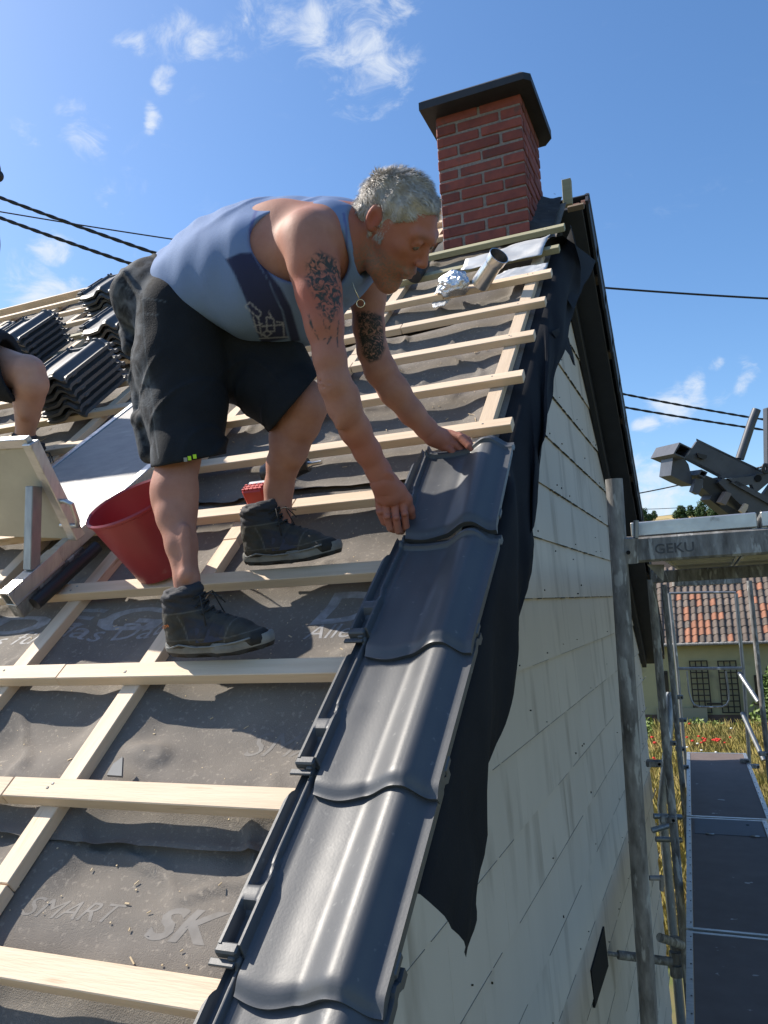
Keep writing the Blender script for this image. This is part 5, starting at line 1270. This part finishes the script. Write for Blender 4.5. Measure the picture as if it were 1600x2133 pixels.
# lower decks as they run along the wall
def deck(ql, rails=True, hatch=False):
    a_, b_, c_, d_ = [Vector(p) for p in ql]     # near left, near right, far right, far left
    dk = None; up = Vector((0,0,1))
    i_ = lambda s, t: (a_*(1-s)+b_*s)*(1-t)+(d_*(1-s)+c_*s)*t
    mb = MB(); mb.prism([i_(.06,.008), i_(.94,.008), i_(.94,.992), i_(.06,.992)], -up*.010); dk = new('deck', mb, M_ply, scaf)
    for s0, s1 in ((0,.057),(.943,1)):
        mb = MB(); mb.prism([i_(s0,0)+up*.004, i_(s1,0)+up*.004, i_(s1,1)+up*.004, i_(s0,1)+up*.004], -up*.060); new('deck_rail', mb, M_alu, dk)
        mb = MB()
        for k in range(14):
            q = i_((s0+s1)/2+(.012 if s0 == 0 else -.012), (k+.5)/14)+up*.004; mb.tube([q, q+up*.003], .004, 8)
        o = new('rivets', mb, M_galvd, dk); o['kind'] = 'stuff'
    for t0, t1_ in ((0,.010),(.990,1)):
        mb = MB(); mb.prism([i_(.057,t0)+up*.002, i_(.943,t0)+up*.002, i_(.943,t1_)+up*.002, i_(.057,t1_)+up*.002], -up*.05); new('deck_end_profile', mb, M_alu, dk)
    if hatch:
        mb = MB(); mb.prism([i_(.10,.80)+up*.003, i_(.92,.80)+up*.003, i_(.92,.985)+up*.003, i_(.10,.985)+up*.003], -up*.002); o = new('hatch_lid', mb, mat('hatch_grey', (.085,.092,.108), (.07,.076,.09), .6), dk)
        for s in (.28,.80):
            mb = MB(); mb.tube([i_(s-.05,.795)+up*.006, i_(s+.05,.795)+up*.006], .006, 8); new('hinge', mb, M_galv, dk, smooth=True)
        mb = MB(); q = i_(.75,.93)+up*.0035; mb.tube([q, q+up*.001], .012, 10); new('finger_hole', mb, M_dark, dk)
    return dk
dl = lambda y: .27-.0288*(y-2.37); dr = lambda y: .70-.0170*(y-5.48)+.02
for (y0_, y1_, ht_) in ((5.46,8.05,False),(3.31,5.43,True),(1.15,3.28,False)):
    deck([(dl(y0_),y0_,ZD),(dr(y0_)+.04,y0_,ZD),(dr(y1_),y1_,ZD),(dl(y1_),y1_,ZD)], True, ht_)
# end guard, rail, loop and braces at the far end
gy = 8.15
def PY_(x, y): return onY(x, y, gy)
for pts, r_, nme, m_ in (([(1394,1236),(1412,1400),(1432,1640)],.019,'end_guard_post',M_galv), ([(1533,1236),(1549,1400),(1565,1640)],.019,'end_guard_post',M_galv), ([(1394,1236),(1470,1234),(1533,1234)],.014,'end_guard_rail',M_galv)):
    mb = MB(); mb.tube([PY_(*p) for p in pts], r_, 12); new(nme, mb, m_, scaf, smooth=40)
mb = MB(); mb.bar(PY_(1408,1393), PY_(1552,1392), .03, .034, (0,1,0), .006); new('end_guard_rail', mb, M_galv, scaf)
mb = MB(); mb.tube([PY_(*p) for p in ((1431,1398),(1435,1440),(1440,1458),(1446,1468),(1456,1472),(1480,1473),(1505,1472),(1514,1468),(1519,1458),(1518,1440),(1512,1398))], .0095, 10); new('guard_loop', mb, M_galv, scaf, smooth=40)
for (p, q) in (((1540,1402),(1577,1455)),((1546,1485),(1588,1572))):
    mb = MB(); mb.tube([PY_(*p), PY_(*q)-Vector((0,.3,0))], .022, 14); new('brace', mb, M_galv, scaf, smooth=40)
for (x, y, t) in ((1398,1548,7.0),(1417,1560,7.6),(1413,1452,7.4),(1363,1590,4.6),(1552,1585,7.7),(1591,1570,7.3),(1572,1596,7.7),(1420,1500,7.6),(1392,1706,4.6),(1425,1598,7.6)):
    p = atD(x, y, t); mb = MB(); mb.box(p, ((1,0,0),(0,1,0),(0,0,1)), (.045,.03,.018), .006); mb.tube([p+Vector((.03,-.03,0)), p+Vector((.03,.04,0))], .009, 8); new('coupler', mb, M_galvd, scaf)
# ladder of ledgers seen between the standards, wall ties
for (p, q, t0, t1_, r_) in (((1362,1700),(1420,1702),6.0,6.0,.02),((1366,1748),(1420,1750),6.0,6.0,.02),((1358,1730),(1405,1716),5.6,5.6,.02)):
    mb = MB(); mb.tube([atD(*p,t0), atD(*q,t1_)], r_, 10); new('ledger', mb, M_galv, scaf, smooth=40)
tie0 = onX(1256,1985,XW-.02); tie1 = Vector((t2.x+.02, t2.y-.03, tie0.z+.0)); tie1 = atD(1398,2003,4.5)
mb = MB(); mb.tube([tie0, tie0.lerp(tie1,.22)], .012, 10); mb.tube([tie0.lerp(tie1,.22), tie1], .024, 16); new('wall_tie', mb, M_galvd, scaf, smooth=40)
mb = MB(); mb.tube([atD(1375,1953,4.4), atD(1420,1968,4.5)], .024, 14); new('wall_tie', mb, M_galvd, scaf, smooth=40)
for (x, y) in ((1408,1965),(1408,1994),(1409,2022)):
    p = atD(x, y, 4.62); mb = MB(); mb.tube([p-Vector((0,0,.03)), p+Vector((0,0,.03))], .036, 14); new('coupler', mb, M_galvd, scaf, smooth=40)
p = atD(1353,1829,2.25); mb = MB(); mb.tube([p, p+_r*.03], .007, 10); mb.box(p+_r*.033-Vector((0,0,.014)), (_r,_u,_f), (.005,.022,.006), .002); new('wedge_pin', mb, M_galvd, scaf)
# rainwater pipe behind the far corner
mb = MB(); mb.tube([Vector((.02,7.7,-.45)), Vector((-.05,7.5,-1.0)), Vector((-.14,7.42,-1.5)), Vector((-.14,7.42,GZ))], .045, 14); new('rain_pipe', mb, M_galv, house, smooth=40)
mb = MB(); mb.tube([BK(-7.5,5.08,.0), BK(-.02,5.08,.0)], .06, 12); new('eaves_gutter', mb, M_galvd, house, smooth=40)

# ------------------------------------------------------------------ hoist boom beyond the scaffold
DBm = 9.5
boom = thing('hoist_boom', (1.9, 8.6, GZ), 'grey steel hoist boom head rising behind the scaffold at the right', 'hoist')
c5 = lambda x, y, dd=0.0: atD(1340+x*.1688, 880+y*.1688, DBm+dd)
def plate(name, pts, d0, th, m=M_boom, par=boom):
    mb = MB(); mb.prism([c5(x,y,d0) for x,y in pts], _f*th); return new(name, mb, m, par)
plate('side_plate', [(520,450),(600,322),(662,232),(1180,452),(1400,556),(1500,640),(1360,662),(1060,690),(960,680)], 0, .05)
plate('side_plate', [(520,450),(600,322),(662,232),(1180,452),(1400,556),(1500,640),(1360,662),(1060,690),(960,680)], .42, .05)
for (p, q) in (((655,228),(1500,640)),((520,452),(965,682))):
    mb = MB(); mb.prism([c5(*p,0), c5(*q,0), c5(*q,.45), c5(*p,.45)], _u*.03); new('flange', mb, M_boom, boom)
# hollow square tube at the head
o4 = [(450,245),(602,320),(517,447),(373,386)]; i4 = [(462,268),(578,326),(510,426),(394,380)]
mb = MB()
for k in range(4):
    k2 = (k+1)%4; mb.prism([c5(*o4[k],-.25), c5(*o4[k2],-.25), c5(*i4[k2],-.25), c5(*i4[k],-.25)], _f*.8)
new('square_tube', mb, M_boom, boom); mb = MB(); mb.prism([c5(x,y,.3) for x,y in i4], _f*.02); new('tube_inside', mb, M_dark, boom)
plate('head_plate', [(372,390),(515,452),(560,520),(625,780),(480,722),(340,652),(352,560)], -.02, .40)
plate('latch', [(670,375),(790,405),(785,440),(745,452),(690,430)], -.05, .05, M_black)
o4 = [(718,580),(797,612),(757,690),(678,645)]; i4 = [(724,598),(782,620),(752,668),(696,640)]; mb = MB()
for k in range(4):
    k2 = (k+1)%4; mb.prism([c5(*o4[k],-.18), c5(*o4[k2],-.18), c5(*i4[k2],-.18), c5(*i4[k],-.18)], _f*.4)
new('square_tube', mb, M_boom, boom)
plate('bracket', [(655,690),(745,712),(730,790),(680,890),(605,852)], -.12, .10)
plate('winch_body', [(745,640),(985,735),(1015,850),(945,965),(850,905),(790,860),(735,810)], .02, .35, M_black)
plate('track_shoe', [(820,950),(852,900),(940,960),(1310,1180),(1120,1182)], .0, .30, M_black)
plate('roller_block', [(950,985),(1030,850),(1092,880),(1020,1020)], -.14, .12, mat('brownish_steel', (.20,.16,.14), None, .7))
rail_ = [(930,740),(985,680),(1100,740),(1900,1180),(2600,1600),(2600,1760),(1360,1165),(1090,905)]
plate('rail_arm', rail_, -.06, .40); plate('rail_arm', [(1080,740),(1160,720),(2600,1480),(2600,1590)], -.1, .06)
plate('link_arm', [(1050,692),(1360,660),(1400,636),(1700,630),(1700,745),(1540,750),(1430,842),(1385,872),(1345,765),(1185,792)], -.10, .09)
mb = MB(); p = c5(1420,690,-.115); mb.tube([p, p+_f*.02], .042, 16); new('pivot_hole', mb, M_dark, boom)
mb = MB(); mb.prism([c5(x,y,-.16) for x,y in ((1198,1090),(1262,998),(1300,1015),(1290,1060),(1250,1132))], _f*.06); new('wood_wedge', mb, M_wood, boom)
plate('gusset_plate', [(1460,920),(1620,700),(1700,760),(1700,1010)], .06, .08)
mb = MB(); mb.tube([c5(1400,-160,.3), c5(1338,0,.3), c5(1190,450,.3)], .052, 12); new('stay_tube', mb, M_boom, boom, smooth=40)
mb = MB(); mb.bar(c5(1575,-180,.5), c5(1585,640,.5), .15, .12, _f, .01); new('mast', mb, M_boom, boom)
mb = MB(); 
for k in range(3): mb.tube([c5(1500+28*math.cos(t)+k*9, 570+55*math.sin(t), -.15) for t in [i*math.pi/8 for i in range(16)]], .014, 8, closed=True)
mb.tube([c5(1400,566,0), c5(1470,548,-.12)], .012, 8); new('cable_coil', mb, M_black, boom, smooth=True)
b0 = c5(2600,1680,.1); mb = MB(); mb.bar(b0, Vector((b0.x+2.2, b0.y+.2, GZ)), .4, .4, _f, .01); new('lower_mast', mb, M_boom, boom)
mb = MB(); mb.bar(c5(1700,690,.1), Vector((b0.x+1.4, b0.y+.2, GZ)), .2, .2, _f, .01); new('lower_mast', mb, M_boom, boom)

# ------------------------------------------------------------------ overhead lines
def wire(pts, r, label, twist=False):
    mb = MB(); P = [atD(*p) for p in pts]; n = 26; out = []
    for i in range(n):
        f = i/(n-1)*(len(P)-1); k = min(int(f), len(P)-2); out.append(P[k].lerp(P[k+1], f-k))
    for i in range(1,n-1): out[i] = out[i]+Vector((0,0,-.10*math.sin(math.pi*i/(n-1))))
    if twist:
        fine = []
        for i in range(n-1):
            for k in range(6): fine.append(out[i].lerp(out[i+1], k/6))
        fine.append(out[-1]); 
        for s_ in (0, math.pi): mb.tube([p+(_u*math.cos(i*.75+s_)+_f*math.sin(i*.75+s_))*r*.36 for i, p in enumerate(fine)], r*.78, 6)
    else: mb.tube(out, r, 6)
    return tag(new('power_line', mb, M_wire, None, smooth=True), label, 'power line', 'overhead lines')
wire([(-160,346,16),(0,403,16),(323,519,16),(700,640,16)], .034, 'upper thick twisted black cable running down to the worker\'s back', True)
wire([(-160,391,16),(0,445,16),(297,549,16),(700,680,16)], .034, 'lower thick twisted black cable running to the worker\'s belt', True)
wire([(-160,413,20),(0,434,20),(370,493,20),(760,550,20)], .017, 'thin overhead wire crossing the thick cables at the left')
wire([(1000,576,20),(1265,593,20),(1600,615,20),(1800,628,20)], .026, 'single black line crossing the blue sky right of the verge')
wire([(1100,775,18),(1293,812,18),(1570,863,18),(1800,900,18)], .026, 'upper of the two close cables below the small cloud at the right', True)
wire([(1100,800,18),(1297,840,18),(1600,889,18),(1800,918,18)], .026, 'lower of the two close cables ending at the hoist mast', True)
wire([(1200,1052,40),(1325,1025,40),(1427,1004,40),(1600,975,40)], .030, 'thin line sloping up to the head of the hoist boom')
wire([(1200,1060,60),(1360,1058,60),(1490,1051,60),(1700,1040,60)], .022, 'faint wire just above the distant trees')

# ------------------------------------------------------------------ ground, hill, field
def terr(x, y):
    d = max(0, y-34); z = GZ+sm(0,240,d)*24+sm(200,420,d)*21-sm(430,760,d)*12
    return z+.25*fbm(x*.02,y*.02,1)*sm(10,60,d)*6
us_ = [-700,-450,-280,-180,-120,-80,-50,-30,-15]+list(range(-10,31,4))+[40,60,90,130,180,250,350,500,800,1300]; vs_ = [-200,-80,-30,-10,0]+list(range(4,40,3))+list(range(45,200,15))+list(range(210,520,20))+[560,620,700,800,1000]
mb = MB(); mb.grid([(x,y,terr(x,y)) for x in us_ for y in vs_], len(us_), len(vs_)); g = new('ground', mb, M_soil if False else mat('dry_meadow_ground', (.13,.12,.045), (.17,.14,.06), .95, scale=.8, bump=.4, spots=(.10,.12,.03), spot_scale=1.7, spot_lo=.5, spot_hi=.6), None, smooth=True); g['kind'] = 'structure'
mb = MB(); xs_ = list(range(-300,700,25)); ys_ = list(range(300,480,12)); mb.grid([(x,y,terr(x,y)+.35) for x in xs_ for y in ys_], len(xs_), len(ys_)); g = new('wheat_field', mb, M_wheat, None, smooth=True); g['kind'] = 'structure'
# ------------------------------------------------------------------ house across the meadow
HY = 26.0; fe = onY(1490,1336,HY); ez = fe.z; gz2 = GZ
fh = thing('outbuilding', (2, HY+2.5, gz2), 'low yellow rendered house with mottled brown and orange pantile roof', 'house')
mb = MB(); mb.prism([(-9,HY+.35,gz2),(14,HY+.35,gz2),(14,HY+.35,ez-.02),(-9,HY+.35,ez-.02)], (0,6,0)); new('wall', mb, M_render, fh)
pz = onY(1490,1492,HY).z
mb = MB(); mb.prism([(-9,HY+.30,gz2),(14,HY+.30,gz2),(14,HY+.30,pz),(-9,HY+.30,pz)], (0,.1,0)); new('plinth', mb, M_plinth, fh)
mb = MB(); p = onY(1440,1505,HY+.2); mb.box((p.x-.25,HY+.24,(pz+gz2)/2+.1), ((1,0,0),(0,1,0),(0,0,1)), (.75,.03,(pz-gz2)/2+.12)); new('plinth', mb, mat('pale_plinth', (.30,.27,.18), None, .9), fh)
RP = math.radians(47); Vs = Vector((0,math.cos(RP),math.sin(RP))); Vn_ = Vector((0,-math.sin(RP),math.cos(RP)))
mb = MB(); e0 = Vector((2.5, HY-.10, ez-.05)); mb.box(e0+Vs*2.2, ((1,0,0),Vs,Vn_), (11.5,2.25,.03)); new('roof_boarding', mb, M_trel, fh)
mb = MB(); mb.box(e0+Vs*4.4+Vector((0,1.6,-1.7)), ((1,0,0),Vector((0,math.cos(RP),-math.sin(RP))),Vector((0,math.sin(RP),math.cos(RP)))), (11.5,2.25,.03)); new('back_roof', mb, M_pan, fh)
mb = MB(); mb.tube([(-9,HY-.14,ez-.06),(14,HY-.14,ez-.06)], .055, 10); new('gutter', mb, M_galvd, fh, smooth=True)
PWD, PRW = .2055, .302
prof2 = [(-.5,.0),(-.38,-.012),(-.22,-.016),(-.05,.0),(.1,.022),(.24,.034),(.38,.030),(.5,.006)]
mb = MB(); P = [];
for t, dz in ((0,.010),(1.18,-.012)):
    for s, h in prof2: P.append((s*PWD*1.03, t*PRW, h+dz+.02))
mb.grid(P, 2, len(prof2)); n8 = len(prof2); b = len(mb.v); mb.v += [(s*PWD*1.03, 0.004, h+.010-.002) for s,h in prof2]
for i in range(n8-1): mb.f.append((i,i+1,b+i+1,b+i)); mb.m.append(0)
pm1 = mb.mesh('pantile', M_pan, 50); pm2 = pm1.copy(); pm2.materials.clear(); pm2.materials.append(M_panr)
ORG = [(780,240),(850,240),(640,205),(860,310),(990,310),(670,385),(690,455),(820,455),(1020,455),(1090,455),(770,525),(840,525),(910,525),(720,600),(790,600),(850,600),(920,600),(735,675),(805,675),(1145,675),(1510,360),(1580,370),(1530,440),(1590,440),(1480,290),(1540,590),(1580,600),(1310,220),(1480,100)]
for r in range(11):
    for c in range(27):
        x = -1.6+c*PWD; base = e0+Vs*(r*PRW)+Vn_*(.035); P0 = Vector((x, base.y, base.z))
        px, py = toPx(P0+Vs*.15); cx, cy = (px-1300)/.1875, (py-1200)/.1875
        org = any(abs(cx-a_) < 37 and abs(cy-b_) < 37 for a_, b_ in ORG)
        X = Vector((1,0,0)); j = rnd.uniform(-.02,.02)
        link(bpy.data.objects.new('pantile', pm2 if org else pm1), fh, frame(P0+Vn_*rnd.uniform(-.003,.004), (X+Vs*j).normalized(), (Vs-X*j).normalized(), Vn_))
c6 = lambda x, y, Y=HY+.28: onY(1300+x*.1875, 1200+y*.1875, Y)
for k, (xa, xb) in enumerate(((728,920),(1042,1240))):
    p0, p1, p2_ = c6(xa,945), c6(xb,945), c6(xa+60,1515); w_ = p1.x-p0.x; h_ = p0.z-p2_.z
    tr = thing('trellis', (p0.x+w_/2, HY+.26, p0.z-h_), ('left' if k == 0 else 'right')+' of the two dark wooden trellises on the yellow wall', 'trellis', 'trellises on the far wall')
    for i in range(4):
        mb = MB(); mb.box((p0.x+w_*i/3, HY+.27, p0.z-h_/2), ((1,0,0),(0,1,0),(0,0,1)), (.019,.012,h_/2)); new('slat', mb, M_trel, tr)
    for i in range(10):
        mb = MB(); mb.box((p0.x+w_/2, HY+.252, p0.z-h_*i/9), ((1,0,0),(0,1,0),(0,0,1)), (w_/2+.02,.010,.017)); new('slat', mb, M_trel, tr)
mb = MB(); q = c6(1005,1418); mb.box((q.x,HY+.25,q.z), ((1,0,0),(0,1,0),(0,0,1)), (.22,.014,.03)); new('wall_batten', mb, M_trel, fh)
for (xa, ya, xb, yb) in ((1440,1100,1660,1395),(438,1055,520,1470)):
    a_, b_ = c6(xa,ya,HY+.33), c6(xb,yb,HY+.33); cx_, cz_ = (a_.x+b_.x)/2, (a_.z+b_.z)/2; w_, h_ = abs(b_.x-a_.x)/2, abs(a_.z-b_.z)/2
    mb = MB(); mb.box((cx_,HY+.34,cz_), ((1,0,0),(0,1,0),(0,0,1)), (w_,.02,h_)); wd = new('window', mb, M_trel, fh)
    for sx in (-.5,.5):
        mb = MB(); mb.box((cx_+sx*w_,HY+.318,cz_), ((1,0,0),(0,1,0),(0,0,1)), (w_*.44,.006,h_*.9)); new('pane', mb, M_glass, wd)
    mb = MB(); mb.box((cx_,HY+.28,cz_-h_-.04), ((1,0,0),(0,1,0),(0,0,1)), (w_+.08,.08,.035), .01); new('sill', mb, M_plinth, wd)
# leaves in front of the plinth, meadow grass, poppies
def leafmass(n, gen, size, name, m_, kind='stuff', shape=3):
    mb = MB()
    for _ in range(n):
        p, s = gen(); s *= size*rnd.uniform(.6,1.3); a_ = Vector((rnd.gauss(0,1),rnd.gauss(0,1),rnd.gauss(0,1))).normalized(); b_ = a_.orthogonal().normalized()
        mb.add([p-a_*s, p+b_*s*.55, p+a_*s, p-b_*s*.55], [(0,1,2,3)])
    o = new(name, mb, m_, None, fix=False); o['kind'] = kind; return o
def g_ivy():
    x = rnd.uniform(-2.2,4.5); h = .25+.25*fbm(x*1.3,0,5)+(.35 if 1.2<x else 0); return Vector((x, HY-.2-abs(rnd.gauss(0,.5)), gz2+abs(rnd.gauss(0,.5))*h+.05)), 1
M_ivy = mat('ground_ivy', (.16,.22,.03), (.08,.14,.02), .6, scale=3)
o = leafmass(5000, g_ivy, .06, 'ground_cover', M_ivy); tag(o, 'yellow green ivy along the foot of the yellow house', 'ground cover')
M_blade = mat('grass_blades', (.38,.30,.075), (.20,.19,.045), .8, scale=.9, spots=(.40,.30,.11), spot_scale=2.1, spot_lo=.48, spot_hi=.62)
mb = MB()
for _ in range(46000):
    y = 9+16.4*rnd.random()**.8; x = rnd.uniform(-1.8, 4.6)*(.35+.65*y/25)+.3; h = rnd.uniform(.18,.50)*(1+.3*fbm(x*.6,y*.6,2)); w_ = rnd.uniform(.004,.010)*(1+y/25); dx, dy = rnd.gauss(0,.12)*h*2, rnd.gauss(0,.12)*h*2
    mb.add([(x-w_,y,gz2),(x+w_,y,gz2),(x+dx*.4+w_*.7,y+dy*.4,gz2+h*.6),(x+dx,y+dy,gz2+h)], [(0,1,2),(0,2,3)])
o = new('meadow_grass', mb, M_blade, None, fix=False); tag(o, 'tall yellowing meadow grass between the scaffold and the yellow house', 'grass', kind='stuff')
bm = bmesh.new(); bmesh.ops.create_icosphere(bm, subdivisions=1, radius=.045)
for v in bm.verts: v.co.z *= .55
me = bpy.data.meshes.new('poppy'); bm.to_mesh(me); bm.free(); me.materials.append(M_poppy); me2 = me.copy(); me2.materials.clear(); me2.materials.append(M_daisy)
pp_ = [(880,1800),(905,1810),(895,1830),(725,1640),(985,1820),(1010,1825),(1040,1830),(1060,1815),(1030,1810),(830,1780),(330,2020),(345,2040),(1590,1640),(700,1790),(1000,1815),(760,1830),(1120,1850),(340,1850),(450,1900),(860,1850),(1180,1790),(1600,2090),(310,1790)]
for (x, y) in pp_:
    P_ = onZ(1300+x*.1875, 1200+y*.1875, gz2+.48); o = link(bpy.data.objects.new('poppy', me), None, Matrix.Translation(P_) @ Matrix.Scale(rnd.uniform(.8,1.3),4)); tag(o, 'small red poppy in the tall meadow grass', 'poppy', 'red poppies in the meadow')
for (x, y) in ((815,1860),(860,1935),(1020,1955),(1190,1690),(700,1900),(500,1940)):
    P_ = onZ(1300+x*.1875, 1200+y*.1875, gz2+.5); o = link(bpy.data.objects.new('white_flower', me2), None, Matrix.Translation(P_) @ Matrix.Scale(.8,4)); tag(o, 'small white flower head in the tall meadow grass', 'flower', 'white flowers in the meadow')
# shrub at the right edge
def g_sh():
    a_ = Vector((rnd.gauss(0,1),rnd.gauss(0,1),rnd.gauss(0,1))).normalized()*rnd.random()**.4; return Vector((c6(1660,1150).x+a_.x*.40, HY-.6+a_.y*.5, c6(1660,1180).z-.6+a_.z*1.3)), 1
o = leafmass(2600, g_sh, .07, 'shrub', M_green, 'thing'); tag(o, 'green leafy shrub beside the far window at the photo\'s right edge', 'shrub')
mb = MB(); mb.tube([Vector((c6(1660,1150).x, HY-.6, gz2)), Vector((c6(1660,1150).x+.05, HY-.6, gz2+1.4))], .03, 8); new('stem', mb, M_bark, o, smooth=True)
# trees on the slope
def tree_mesh(seed, R_, Hh):
    rr = random.Random(seed); mb = MB(); lumps = []
    for _ in range(26):
        a_ = Vector((rr.gauss(0,1),rr.gauss(0,1),rr.gauss(0,.8))).normalized()*rr.random()**.45
        lumps.append((Vector((a_.x*R_*.78, a_.y*R_*.78, Hh*.60+a_.z*Hh*.34)), rr.uniform(.16,.30)*R_))
    for c, r in lumps:
        for _ in range(170):
            d = Vector((rr.gauss(0,1),rr.gauss(0,1),rr.gauss(0,1))).normalized(); p = c+d*r*rr.uniform(.65,1.1); s = rr.uniform(.16,.34)
            n_ = (d+Vector((rr.gauss(0,.5),rr.gauss(0,.5),rr.gauss(0,.5)))).normalized(); a_ = n_.orthogonal().normalized(); b_ = n_.cross(a_)
            mb.add([p-a_*s, p-b_*s*.7, p+a_*s, p+b_*s*.7], [(0,1,2,3)])
    return mb.mesh('crown', M_tree, False, False)
TMS = [tree_mesh(3,5.2,10.5), tree_mesh(11,4.6,9.5), tree_mesh(23,5.8,9.0)]
TL_ = ['rounded green tree on the slope just right of the black verge', 'leftmost tree of the green clump beyond the hoist', 'tallest tree of the green clump beyond the hoist', 'tree of the green clump half hidden by the hoist rail', 'rightmost tree behind the hoist rail']
for k, (px, py, dd, mi, sc) in enumerate(((1345,1054,250,0,.75),(1425,1064,255,1,.85),(1458,1057,250,0,.95),(1500,1060,245,2,.85),(1560,1058,250,1,1.0))):
    topP = atD(px, py, dd); zg = terr(topP.x, topP.y); Hh = max(6, topP.z-zg); base = Vector((topP.x, topP.y, zg)); s = Hh/10.5
    t = thing('tree', base, TL_[k], 'tree', 'trees on the slope'); 
    sx_ = sc*1.0
    link(bpy.data.objects.new('crown', TMS[mi]), t, Matrix.Translation(base+Vector((0,0,max(0,Hh-10.5*sx_)))) @ Matrix.Rotation(k*1.7,4,'Z') @ Matrix.Scale(sx_,4))
    mb = MB(); mb.tube([base, base+Vector((.2,0,Hh*.35)), base+Vector((.1,0,Hh*.75))], [.35,.25,.1], 8); new('trunk', mb, M_bark, t, smooth=True)
